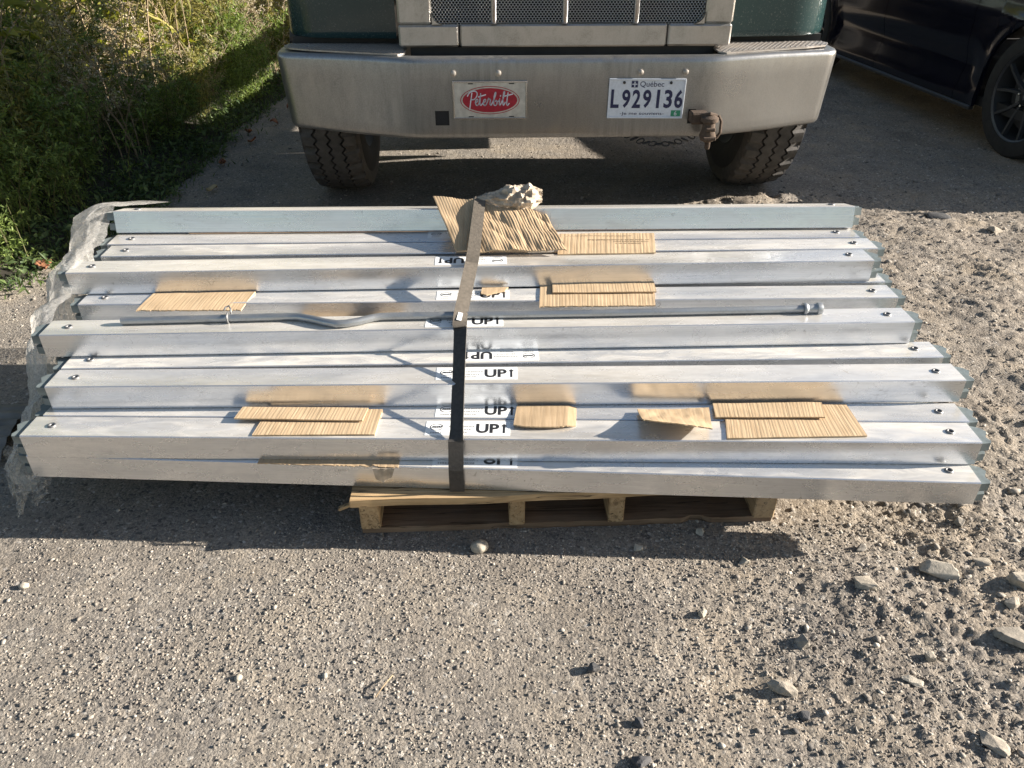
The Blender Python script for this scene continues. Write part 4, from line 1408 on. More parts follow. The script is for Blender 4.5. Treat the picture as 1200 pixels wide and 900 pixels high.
S.append(e_(1.75))
S.append([(2.65, 0.8), (2.95, 2.5)]); S.append(bez((2.95, 2.4), (2.75, 1.0), (2.6, 0.2), (3.0, 0.25)) + [(3.4, 0.7)]); S.append([(2.45, 1.85), (4.0, 2.25)])
S.append(e_(3.4))
S.append(bez((4.3, 0.8), (4.5, 1.3), (4.55, 1.5), (4.6, 1.6)) + bez((4.6, 1.5), (4.9, 1.4), (5.1, 1.4), (5.0, 1.2)) + bez((5.0, 1.2), (4.85, 0.6), (4.9, 0.2), (5.15, 0.3)) + [(5.45, 0.8)])
S.append(bez((5.45, 0.8), (6.0, 1.8), (6.35, 2.7), (6.1, 2.7)) + bez((6.1, 2.7), (5.85, 2.6), (5.6, 0.9), (5.7, 0.5)) + bez((5.7, 0.5), (5.8, 0.0), (6.5, 0.2), (6.4, 0.9)) + bez((6.4, 0.9), (6.3, 1.3), (6.1, 1.2), (6.05, 1.0)))
S.append(bez((6.4, 0.95), (6.7, 0.9), (6.9, 1.2), (7.0, 1.5)) + bez((7.0, 1.5), (6.85, 0.8), (6.8, 0.2), (7.05, 0.3)) + [(7.35, 0.8)])
S.append([(7.12, 1.95), (7.18, 2.1)])
S.append(bez((7.35, 0.8), (7.9, 1.8), (8.2, 2.9), (7.95, 2.85)) + bez((7.95, 2.85), (7.7, 2.6), (7.45, 0.2), (7.8, 0.25)) + [(8.15, 0.8)])
S.append(bez((8.75, 2.6), (8.5, 1.2), (8.3, 0.2), (8.65, 0.25)) + [(9.0, 0.6)]); S.append([(7.9, 1.95), (9.7, 2.35)])
mb = MB()
for s_ in S:
    for p, q in zip(s_, s_[1:]):
        d = Vector((q[0] - p[0], q[1] - p[1])); 
        if d.length < 1e-4: continue
        n_ = Vector((-d.y, d.x)).normalized() * 0.11; e_x = d.normalized() * 0.07
        cs_ = [(p[0] - e_x.x - n_.x, p[1] - e_x.y - n_.y), (q[0] + e_x.x - n_.x, q[1] + e_x.y - n_.y), (q[0] + e_x.x + n_.x, q[1] + e_x.y + n_.y), (p[0] - e_x.x + n_.x, p[1] - e_x.y + n_.y)]
        mb.add([((a_ - 4.9) * 0.0185, -0.0040, (b_ - 1.2) * 0.0200) for a_, b_ in cs_], [(0, 1, 2, 3)])
mb.build('badge_script', M['plate'], pp_, False, False)
for x in (-0.075, 0.085):
    for z in (0.062, -0.062):
        mb = MB(); mb.box(x - 0.010, x + 0.010, -0.0034, -0.0026, z - 0.002, z + 0.002)
        mb.build('mounting_slot', M['black'], pp_)

# rusty tow hitch in the right receiver
hp = MB(); hp.box(0.508, 0.578, -0.055, 0.05, 0.538, 0.582, 0.006)
ht = hp.build('tow_hitch', M['rust'], TK)
mb = MB(); mb.lathe([(0.016, -0.066), (0.027, -0.060), (0.034, -0.042), (0.027, -0.022), (0.025, 0.008), (0.036, 0.014), (0.036, 0.028), (0.022, 0.036), (0.0, 0.038)], 12, Matrix.Translation((0.578, -0.062, 0.540)))
mb.build('hitch_body', M['rust'], ht, 40)
mb = MB(); mb.lathe([(0.008, -0.090), (0.011, -0.085), (0.011, -0.05)], 10, Matrix.Translation((0.582, -0.064, 0.535))); mb.build('hitch_pin', M['rust'], ht, 40)
mb = MB(); mb.box(0.552, 0.604, -0.100, -0.090, 0.486, 0.500, 0.003); mb.box(0.560, 0.598, -0.098, -0.088, 0.520, 0.534, 0.003); mb.tube([(0.612, -0.06, 0.575), (0.624, -0.066, 0.555), (0.626, -0.066, 0.51), (0.614, -0.062, 0.488)], 0.006, 6); mb.tube([(0.545, -0.05, 0.572), (0.575, -0.075, 0.584), (0.606, -0.06, 0.574)], 0.007, 6)
mb.build('hitch_latch', M['rust'], ht)
chain = thing('safety_chain', '', '', (0, 0, 0)); chain.parent = TK
for k_ in ('label', 'category', 'kind'): del chain[k_]
for k in range(11):
    u = k / 10
    x = 0.535 - 0.26 * u; z = 0.474 - 0.034 * math.sin(PI * u) ** 0.8 + 0.006 * u
    ring = []
    for i in range(13):
        a_ = 2 * PI * i / 12
        c_, s__ = 0.0165 * math.cos(a_), 0.0085 * math.sin(a_)
        dz = 0.075 * math.cos(PI * u) * (1 if u < 0.95 else 0.5)
        p = Vector((c_, s__ if k % 2 else 0, s__ if not k % 2 else 0))
        p = Matrix.Rotation(math.atan2(0.11 * math.cos(PI * u), 0.26), 3, 'Y') @ p
        ring.append((x + p.x, 0.02 + p.y, z + p.z))
    mb = MB(); mb.tube(ring, 0.0030, 6); mb.build('chain_link', M['black'], chain, True)

# grille shell
F_ = 0.122
mb = MB(); mb.box(-0.399, 0.4145, F_, 0.36, 0.800, 0.8815, 0.006); sh = mb.build('lower_grille_panel', M['shell'], TK)
for x0, x1 in ((-0.640, -0.4035), (0.419, 0.672)):
    mb = MB(); mb.box(x0, x1, F_, 0.36, 0.800, 0.8815, 0.008); mb.build('grille_corner', M['shell'], TK)
for x0, x1 in ((-0.640, -0.508), (0.560, 0.672)):
    mb = MB(); mb.box(x0, x1, F_ + 0.001, 0.36, 0.8825, 1.64, 0.008); mb.build('grille_side', M['shell'], TK)
mb = MB(); mb.box(-0.640, 0.672, F_, 0.36, 1.641, 1.80, 0.03); mb.build('grille_crown', M['shell'], TK)
for cx_, sx_ in ((-0.5075, 1), (0.5595, -1)):
    poly = [(cx_, 0.8822), (cx_ + sx_ * 0.040, 0.8822)] + [(cx_ + sx_ * (0.040 - 0.040 * math.sin(R(a_))), 0.9222 - 0.040 * math.cos(R(a_))) for a_ in range(10, 90, 10)] + [(cx_, 0.9222)]
    mb = MB().prism(poly, F_ + 0.002, F_ + 0.05, 'y'); mb.build('grille_fillet', M['shell'], TK)
pw, pz = 0.0128, 0.0083
cols = np.arange(-0.512, 0.564, pw); rows_ = np.arange(0.874, 1.645, pz)
CX, CZ = np.meshgrid(cols, rows_, indexing='ij')
CX = CX + (np.arange(len(rows_)) % 2)[None, :] * pw / 2
CX = CX.ravel(); CZ = CZ.ravel()
an = np.pi / 6 + np.arange(6) * np.pi / 3
ox = np.cos(an) * pw / 2 / np.cos(np.pi / 6); oz = np.sin(an) * pz / 1.5
n_ = len(CX)
Vv = np.zeros((n_, 12, 3))
Vv[:, :6, 0] = CX[:, None] + ox; Vv[:, :6, 2] = CZ[:, None] + oz
Vv[:, 6:, 0] = CX[:, None] + ox * 0.74; Vv[:, 6:, 2] = CZ[:, None] + oz * 0.72
Vv[:, :6, 1] = F_ + 0.020; Vv[:, 6:, 1] = F_ + 0.022
Ff = np.array([(k, (k + 1) % 6, 6 + (k + 1) % 6, 6 + k) for k in range(6)])
Fm = (Ff[None] + (np.arange(n_) * 12)[:, None, None]).reshape(-1, 4)
gm = link('grille_mesh', np_mesh('grille_mesh', Vv.reshape(-1, 3), Fm), M['meshm'], TK); gm['kind'] = 'stuff'
mb = MB(); mb.box(-0.52, 0.57, F_ + 0.06, F_ + 0.08, 0.87, 1.65); mb.build('radiator_core', M['dark'], TK)
for x in (-0.267, 0.010, 0.288):
    mb = MB(); mb.tube([(x, F_ + 0.004, 0.890), (x, F_ - 0.002, 0.900), (x, F_ - 0.002, 1.62), (x, F_ + 0.004, 1.63)], 0.0125, 12); mb.build('grille_bar', M['silver'], TK, 40)

# fenders, hood, cab
for s in (-1, 1):
    xo = 1.135 if s < 0 else 1.16; xi = 0.662 if s < 0 else 0.69
    poly = [(s * xi, 0.60), (s * xi, 0.262)] + [(s * (xo - 0.20 + 0.20 * math.sin(R(a_))), 0.285 + 0.20 - 0.20 * math.cos(R(a_))) for a_ in range(0, 91, 9)] + [(s * xo, 0.60)]
    rows = []
    for z, ins in ((0.812, 0.010), (0.820, 0.002), (0.840, 0.0), (1.0, 0.004), (1.20, 0.02), (1.30, 0.05), (1.36, 0.12)):
        cx_, cy_ = s * (xo + xi) / 2, 0.45
        rows.append([(px_ + (cx_ - px_) * ins * 1.5, py_ + (0.60 - py_) * ins * 2.0, z) for px_, py_ in poly])
    mb = MB().grid(rows)
    k0 = len(rows[0])
    mb.f.append(tuple(range((len(rows) - 1) * k0, len(rows) * k0))); mb.f.append(tuple(range(k0))[::-1])
    fd = mb.build('fender', M['green'], TK, 40)
    mb = MB(); mb.box(-0.085, 0.085, -0.03, 0.03, -0.07, 0.07, 0.02); h_ = mb.build('headlight', M['lamp'], TK); h_.location = (s * 0.90, 0.275, 1.12)
    mb = MB(); mb.box(s * 0.68 if s > 0 else -1.10, 1.12 if s > 0 else -0.66, 0.34, 0.42, 0.70, 0.812)
    mb.build('splash_shield', M['black'], TK)
    # arch over the tyre
    P = []
    for i in range(25):
        a_ = R(12 + 156 * i / 24)
        P.append([(s * xi, 0.95 - 0.60 * math.cos(a_), 0.52 + 0.60 * math.sin(a_) * 0.92), (s * (xo - 0.03), 0.95 - 0.60 * math.cos(a_), 0.52 + 0.60 * math.sin(a_) * 0.92), (s * xo, 0.95 - 0.575 * math.cos(a_), 0.52 + 0.575 * math.sin(a_) * 0.92)])
    P = [r__ for r__ in P if r__[0][1] > 0.585]
    Q = [[(x, y + (0.95 - y) * 0.02, z - 0.012) for x, y, z in r__] for r__ in P]
    mb = MB().slab(P, Q); mb.build('wheel_arch', M['green'], TK, 40)
sec_ = lambda hw, z0, z1, y: [(-hw, y, z0), (-hw, y, z1 - 0.22), (-hw * 0.92, y, z1 - 0.08), (-hw * 0.75, y, z1), (0, y, z1 + 0.03), (hw * 0.75, y, z1), (hw * 0.92, y, z1 - 0.08), (hw, y, z1 - 0.22), (hw, y, z0)]
mb = MB().grid([sec_(0.64, 0.95, 1.76, 0.365), sec_(0.70, 0.95, 1.82, 0.7), sec_(0.80, 0.95, 1.88, 1.05), sec_(0.90, 0.95, 1.94, 1.36)]); mb.build('hood', M['green'], TK, 40)
mb = MB(); mb.box(-1.0, 1.0, 1.365, 2.20, 0.92, 1.95, 0.05); cabo = mb.build('cab', M['green'], TK)
mb = MB().grid([[(x, y, z) for x in (-1.0, -0.5, 0.0, 0.5, 1.0)] for y, z in ((1.40, 1.96), (1.55, 2.62), (1.75, 2.74), (2.15, 2.78), (2.20, 2.70), (2.20, 1.96))])
mb.build('cab_roof', M['green'], cabo, 40)
mb = MB().slab([[(-0.92, 1.405, 2.0), (0.92, 1.405, 2.0)], [(-0.86, 1.53, 2.56), (0.86, 1.53, 2.56)]], [[(-0.92, 1.425, 2.0), (0.92, 1.425, 2.0)], [(-0.86, 1.55, 2.56), (0.86, 1.55, 2.56)]])
o = mb.build('windshield', M['glass'], cabo); o.location = (0, -0.03, 0)
for s in (-1, 1):
    poly = [(1.43, 1.0), (2.12, 1.0), (2.12, 1.95), (2.12, 2.60), (1.66, 2.60), (1.48, 1.97)]
    mb = MB().prism(poly, s * 0.985, s * 1.012, 'x'); dr = mb.build('cab_door', M['green'], TK)
    mb = MB().prism([(1.55, 2.0), (2.06, 2.0), (2.06, 2.54), (1.70, 2.54)], s * 1.004, s * 1.016, 'x'); mb.build('side_window', M['glass'], dr)
    mb = MB(); mb.box(-0.02, 0.02, -0.06, 0.06, -0.01, 0.01, 0.005); h_ = mb.build('door_handle', M['silver'], dr); h_.location = (s * 1.025, 2.02, 1.75)
    mb = MB(); mb.box(-0.09, 0.09, -0.05, 0.05, -0.22, 0.22, 0.03); mb.tube([(-s * 0.22, 0.02, 0.18), (0, 0.0, 0.18)], 0.015, 8); h_ = mb.build('side_mirror', M['silver'], TK); h_.location = (s * 1.25, 1.50, 2.25)
    mb = MB(); mb.tube([(s * 0.80, 1.65, 0.70), (s * 0.80, 2.15, 0.70)], 0.29, 20); mb.build('fuel_tank', M['shell'], TK, 40)
    mb = MB(); mb.box(s * 0.43 - 0.04, s * 0.43 + 0.04, 0.37, 6.4, 0.74, 0.96); mb.build('frame_rail', M['black'], TK)
mb = MB(); mb.box(-0.60, 0.62, 0.16, 0.36, 0.66, 0.797); mb.build('front_crossmember', M['black'], TK)
mb = MB(); mb.box(-0.97, 1.0, 0.88, 1.02, 0.43, 0.53, 0.015); mb.box(-0.25, 0.25, 0.7, 1.6, 0.50, 0.75, 0.05); mb.build('front_axle', M['black'], TK)
mb = MB(); mb.box(-0.38, 0.38, 0.6, 1.5, 0.755, 1.5, 0.03); mb.build('engine_block', M['black'], TK)


def truck_wheel(x, y, wd, face, front=True):
    N_ = 256
    rad = 0.505
    hw = wd / 2
    g = 0.0042
    grooves = [-0.062, 0.0, 0.062]
    Mx = Matrix.Translation((x, y, rad - 0.006)) @ Matrix.Rotation(R(90), 4, 'Y')
    vs, fs = [], []
    cols_ = None
    for k in range(N_):
        a_ = 2 * PI * k / N_
        zz = 0.0085 * (1, 0.15, -1, -0.15)[k % 4]
        lst = [(-hw * 1.0, 0.42), (-hw * 1.01, 0.455), (-hw * 0.985, 0.478), (-hw * 0.93, 0.492 if (k % 8) not in (0, 1, 2) else 0.470)]
        for gi in grooves:
            c_ = gi + zz
            lst += [(c_ - g * 1.4, 0.503), (c_ - g, 0.485), (c_ + g, 0.485), (c_ + g * 1.4, 0.503)]
        lst += [(hw * 0.93, 0.492 if (k % 8) not in (0, 1, 2) else 0.470), (hw * 0.985, 0.478), (hw * 1.01, 0.455), (hw * 1.0, 0.42)]
        cols_ = len(lst)
        for h_, r__ in lst:
            sq = r__
            vs.append(Mx @ Vector((sq * math.cos(a_), sq * math.sin(a_), h_)))
    for k in range(N_):
        k2 = (k + 1) % N_
        for i in range(cols_ - 1):
            fs.append((k * cols_ + i, k2 * cols_ + i, k2 * cols_ + i + 1, k * cols_ + i + 1))
    tread = MB().add(vs, fs).build('tyre', M['rubber'], TK, 35)
    mb = MB()
    mb.lathe([(0.29, -hw * 0.92), (0.31, -hw * 1.0), (0.36, -hw * 1.10), (0.42, -hw * 1.005)], 64, Mx, cap=False)
    mb.lathe([(0.42, hw * 1.005), (0.36, hw * 1.10), (0.31, hw * 1.0), (0.29, hw * 0.92)], 64, Mx, cap=False)
    mb.build('sidewall', M['rubberd'], tread, True)
    mb = MB()
    f_ = face
    mb.lathe([(0.0, f_ * hw * 0.55), (0.11, f_ * hw * 0.55), (0.13, f_ * hw * 0.15), (0.24, f_ * hw * 0.1), (0.27, f_ * hw * 0.6), (0.295, f_ * hw * 0.96), (0.295, -f_ * hw * 0.96), (0.25, -f_ * hw * 0.6), (0.0, -f_ * hw * 0.3)], 48, Mx)
    mb.build('rim', M['black'], tread, 40)


truck_wheel(-1.035, 0.95, 0.265, -1)
truck_wheel(1.065, 0.95, 0.265, 1)
for y in (4.75, 6.05):
    for s in (-1, 1):
        truck_wheel(s * 0.93, y, 0.56, s, False)

# ------------------------------------------------------------------ car
CAR = thing('parked_car', 'dark navy car with black multi spoke wheels parked in the shade at right', 'car', (2.895, 4.565, 0), R(5.2))
WB, RAD, AR = 2.85, 0.342, 0.385


def half_w(y, z):
    wd = 0.925
    if y < -0.25: wd -= 0.42 * ((-0.25 - y) / 0.57) ** 2.2
    if y > 3.3: wd -= 0.22 * ((y - 3.3) / 0.6) ** 2
    t = (z - 0.55)
    wd -= 0.10 * t * t * 4 * 0.35
    wd -= 0.030 * math.exp(-((z - 0.42) / 0.07) ** 2) * (1 if 0.5 < y < 2.35 else 0.2)
    wd += 0.014 * math.exp(-((z - 0.72) / 0.035) ** 2)
    if z < 0.27: wd += 0.018
    # flared arches
    for yc in (0, WB):
        d = math.hypot(y - yc, z - RAD)
        wd += 0.014 * math.exp(-((d - AR) / 0.05) ** 2)
    return wd


def z_lo(y):
    z = 0.20 + (0.06 * ((-0.45 - y) / 0.4) if y < -0.45 else 0)
    for yc in (0, WB):
        d = abs(y - yc)
        if d < AR: z = max(z, RAD + math.sqrt(AR * AR - d * d) * 0.98)
    return z


def z_belt(y):
    return float(np.interp(y, [-0.85, -0.7, -0.3, 0.3, 0.9, 2.0, 3.2, 3.95], [0.62, 0.72, 0.82, 0.88, 0.93, 0.97, 1.0, 1.0]))


def z_top(y):
    return float(np.interp(y, [-0.85, -0.7, -0.3, 0.3, 0.85], [0.66, 0.79, 0.90, 0.97, 1.01]))


def side_panel(y0, y1, name, s, n=26, mt='navyp'):
    ys = list(np.linspace(y0, y1, n))
    for yc in (0, WB):
        ys += [yc + AR * math.sin(R(a_)) for a_ in range(-90, 91, 6)] + [yc - AR - 0.001, yc + AR + 0.001]
    ys = sorted(set(round(y, 4) for y in ys if y0 - 1e-6 <= y <= y1 + 1e-6))
    P, Q = [], []
    for y in ys:
        a_, b_ = z_lo(y), z_belt(y)
        row, row2 = [], []
        for j in range(15):
            z = a_ + (b_ - a_) * j / 14
            hw = half_w(y, z)
            if j == 14: hw -= 0.02
            row.append((0.925 + s * hw, y, z)); row2.append((0.925 + s * (hw - 0.02), y, z))
        P.append(row); Q.append(row2)
    return MB().slab(P, Q).build(name, M[mt], CAR, 40)


for s in (-1, 1):
    side_panel(-0.83, 0.612, 'front_fender', s, 34)
    d1 = side_panel(0.617, 1.66, 'front_door', s)
    d2 = side_panel(1.665, 2.52, 'rear_door', s)
    side_panel(2.525, 3.92, 'rear_quarter', s)
    for d_, y in ((d1, 1.5), (d2, 2.38)):
        mb = MB(); mb.box(-0.015, 0.015, -0.09, 0.09, -0.012, 0.012, 0.006)
        h_ = mb.build('door_handle', M['navyp'], d_); h_.location = (0.925 + s * 0.925, y, 0.88)
    # sill with a bright lower edge
    mb = MB(); mb.box(0.925 + s * 0.905, 0.925 + s * 0.942, 0.40, 2.44, 0.176, 0.199, 0.004) if s > 0 else mb.box(0.925 - 0.942, 0.925 - 0.905, 0.40, 2.44, 0.176, 0.199, 0.004)
    mb.build('sill_strip', M['rim'], CAR)
# bonnet
P = []
for y in np.linspace(-0.83, 0.86, 20):
    row = []
    hb = half_w(y, z_belt(y)) - 0.02
    for j in range(13):
        q = j / 12 * 2 - 1
        zz_ = z_belt(y) + (z_top(y) - z_belt(y)) * (1 - abs(q) ** 3)
        row.append((0.925 + q * hb, y, zz_))
    P.append(row)
MB().grid(P).build('bonnet', M['navyp'], CAR, 40)
# nose, tail, floor
poly = []
P = []
for y, f in ((-0.83, 1.0), (-0.845, 0.9)):
    pass
for j in range(9):
    z = 0.26 + (0.62 - 0.26) * j / 8
    P.append([(0.925 + q * half_w(-0.83, z), -0.83 - 0.07 * (1 - q * q) - 0.02 * math.sin(PI * j / 8), z) for q in np.linspace(-1, 1, 15)])
P.append([(0.925 + q * (half_w(-0.83, 0.63) - 0.02), -0.83, 0.62 + 0.04 * (1 - abs(q) ** 3)) for q in np.linspace(-1, 1, 15)])
MB().grid(P).build('front_bumper', M['navyp'], CAR, 40)
mb = MB(); mb.box(0.45, 1.40, -0.925, -0.90, 0.42, 0.58, 0.01); mb.build('front_grille', M['plastic'], CAR)
for s in (-1, 1):
    mb = MB(); mb.box(-0.16, 0.16, -0.05, 0.05, -0.045, 0.045, 0.02); h_ = mb.build('headlight', M['lamp'], CAR); h_.location = (0.925 + s * 0.56, -0.79, 0.68); h_.rotation_euler = (0, 0, R(-18 * s) if s < 0 else R(18))
P = []
for j in range(9):
    z = 0.20 + (1.0 - 0.20) * j / 8
    P.append([(0.925 + q * half_w(3.92, z), 3.92 + 0.05 * (1 - q * q), z) for q in np.linspace(-1, 1, 11)])
MB().grid(P).build('tailgate', M['navyp'], CAR, 40)
mb = MB(); mb.box(0.03, 1.82, -0.78, 3.9, 0.205, 0.26); mb.build('floor_pan', M['black'], CAR)
mb = MB(); mb.box(0.30, 1.55, -0.42, 0.42, 0.262, 0.80); mb.box(0.30, 1.55, 2.43, 3.27, 0.262, 0.80); mb.build('inner_wheel_wells', M['black'], CAR)
# greenhouse
prof_ = [(0.80, 0.98), (1.55, 1.40), (1.75, 1.45), (2.6, 1.46), (3.3, 1.38), (3.85, 1.02)]
def gh(y, z, q):
    hw = 0.86 - 0.26 * sstep(0.95, 1.46, z)
    return (0.925 + q * hw, y, z)
P = [[gh(y, z, q) for q in np.linspace(-1, 1, 9)] for y, z in prof_[:2]]
MB().slab(P, [[(x, y, z - 0.012) for x, y, z in r__] for r__ in P]).build('windscreen', M['glass'], CAR)
P = [[gh(y, z, q) for q in np.linspace(-1, 1, 9)] for y, z in prof_[1:5]]
MB().slab(P, [[(x, y, z - 0.03) for x, y, z in r__] for r__ in P]).build('roof', M['navyp'], CAR, 40)
P = [[gh(y, z, q) for q in np.linspace(-1, 1, 9)] for y, z in prof_[4:]]
MB().slab(P, [[(x, y, z - 0.012) for x, y, z in r__] for r__ in P]).build('rear_window', M['glass'], CAR)
for s in (-1, 1):
    rows = []
    for y in np.linspace(0.82, 3.82, 22):
        zt = float(np.interp(y, [p[0] for p in prof_], [p[1] for p in prof_])) - 0.003
        zb = min(zt - 0.002, z_belt(y) - 0.002)
        rows.append([gh(y, zb + (zt - zb) * j / 5, s) for j in range(6)])
    MB().slab(rows, [[(x - s * 0.012, y, z) for x, y, z in r__] for r__ in rows]).build('side_glass', M['glass'], CAR)
    mb = MB(); mb.box(-0.10, 0.10, -0.05, 0.05, -0.07, 0.07, 0.03); h_ = mb.build('wing_mirror', M['navyp'], CAR); h_.location = (0.925 + s * 1.0, 0.95, 1.0)


def car_wheel(x, y, face):
    Mx = Matrix.Translation((x, y, RAD - 0.006)) @ Matrix.Rotation(R(90 * face), 4, 'Y')
    mb = MB()
    mb.lathe([(0.245, -0.10), (0.25, -0.112), (0.29, -0.118), (0.325, -0.112), (0.339, -0.095), (0.342, -0.06), (0.342, 0.06), (0.339, 0.095), (0.325, 0.112), (0.29, 0.118), (0.25, 0.112), (0.245, 0.10)], 64, Mx, cap=False)
    ty = mb.build('car_tyre', M['rubberd'], CAR, 40)
    mb = MB()
    mb.lathe([(0.252, 0.108), (0.246, 0.112), (0.236, 0.104), (0.232, 0.06), (0.225, -0.09), (0.21, -0.095)], 64, Mx, cap=False)
    mb.lathe([(0.0, 0.02), (0.20, 0.02), (0.215, -0.06), (0.0, -0.06)], 48, Mx)
    rm = mb.build('car_rim', M['rim'], CAR, 40)
    mb = MB(); mb.lathe([(0.0, 0.028), (0.155, 0.028), (0.16, 0.022)], 40, Mx); mb.build('brake_disc', M['pipe'], rm, 40)
    for k in range(10):
        a0 = 2 * PI * (k // 2) / 5 + (0.19 if k % 2 else -0.19)
        a1 = 2 * PI * (k // 2) / 5 + (0.34 if k % 2 else -0.34)
        pts_ = []
        for i in range(6):
            f = i / 5
            r__ = 0.045 + 0.19 * f; a_ = a0 + (a1 - a0) * f
            pts_.append((r__ * math.cos(a_), r__ * math.sin(a_), 0.080 + 0.022 * f))
        vs = []
        for i, p in enumerate(pts_):
            wd = 0.013 - 0.003 * (i / 5)
            t = (Vector(pts_[min(5, i + 1)]) - Vector(pts_[max(0, i - 1)])).normalized()
            n_ = t.cross(Vector((0, 0, 1))).normalized()
            for sx_, dz in ((-1, -0.022), (-0.7, 0.0), (0.7, 0.0), (1, -0.022)):
                vs.append(Mx @ (Vector(p) + n_ * wd * sx_ + Vector((0, 0, dz))))
        fs = []
        for i in range(5):
            for j in range(4):
                fs.append((i * 4 + j, i * 4 + (j + 1) % 4, (i + 1) * 4 + (j + 1) % 4, (i + 1) * 4 + j))
        fs += [(0, 1, 2, 3), (20, 21, 22, 23)]
        MB().add(vs, fs).build('spoke', M['rim'], rm)
    mb = MB(); mb.lathe([(0.050, 0.06), (0.050, 0.084), (0.034, 0.092), (0.0, 0.094)], 24, Mx); mb.build('hub_cap', M['plastic'], rm, 40)
    mb = MB()
    N2 = 24
    mb.add([Mx @ Vector((0.018 * math.cos(2 * PI * k / N2), 0.0075 * math.sin(2 * PI * k / N2), 0.0952)) for k in range(N2)], [tuple(range(N2))])
    mb.build('hub_badge', M['silver'], rm)
    for k in range(5):
        a_ = 2 * PI * k / 5 + 0.3
        mb = MB(); mb.lathe([(0.0085, 0.07), (0.0085, 0.088), (0.0, 0.091)], 8, Mx @ Matrix.Translation((0.058 * math.cos(a_), 0.058 * math.sin(a_), 0))); mb.build('wheel_nut', M['silver'], rm)


for y in (0, WB):
    car_wheel(0.115, y, -1)
    car_wheel(1.735, y, 1)

# ------------------------------------------------------------------ weeds on the verge
def leaves_geo(base, d, nrm, L, W, fold=0.25, droop=0.25):
    """diamond leaves: arrays base (n,3), d, nrm unit (n,3), L, W (n)"""
    s = np.cross(d, nrm); s /= np.linalg.norm(s, axis=1, keepdims=True) + 1e-9
    u = np.cross(s, d)
    L = L[:, None]; W = W[:, None]
    b = base
    m1 = base + d * L * 0.40 + s * W * 0.5 + u * W * fold
    m2 = base + d * L * 0.40 - s * W * 0.5 + u * W * fold
    c = base + d * L * 0.5
    t = base + d * L - u * L * droop
    V = np.stack([b, m1, t, m2, c], 1)
    n = len(base)
    F = np.array([(0, 1, 4), (1, 2, 4), (4, 2, 3), (0, 4, 3)])
    return V.reshape(-1, 3), (F[None] + (np.arange(n) * 5)[:, None, None]).reshape(-1, 3)


def unit(v): return v / (np.linalg.norm(v, axis=-1, keepdims=True) + 1e-9)


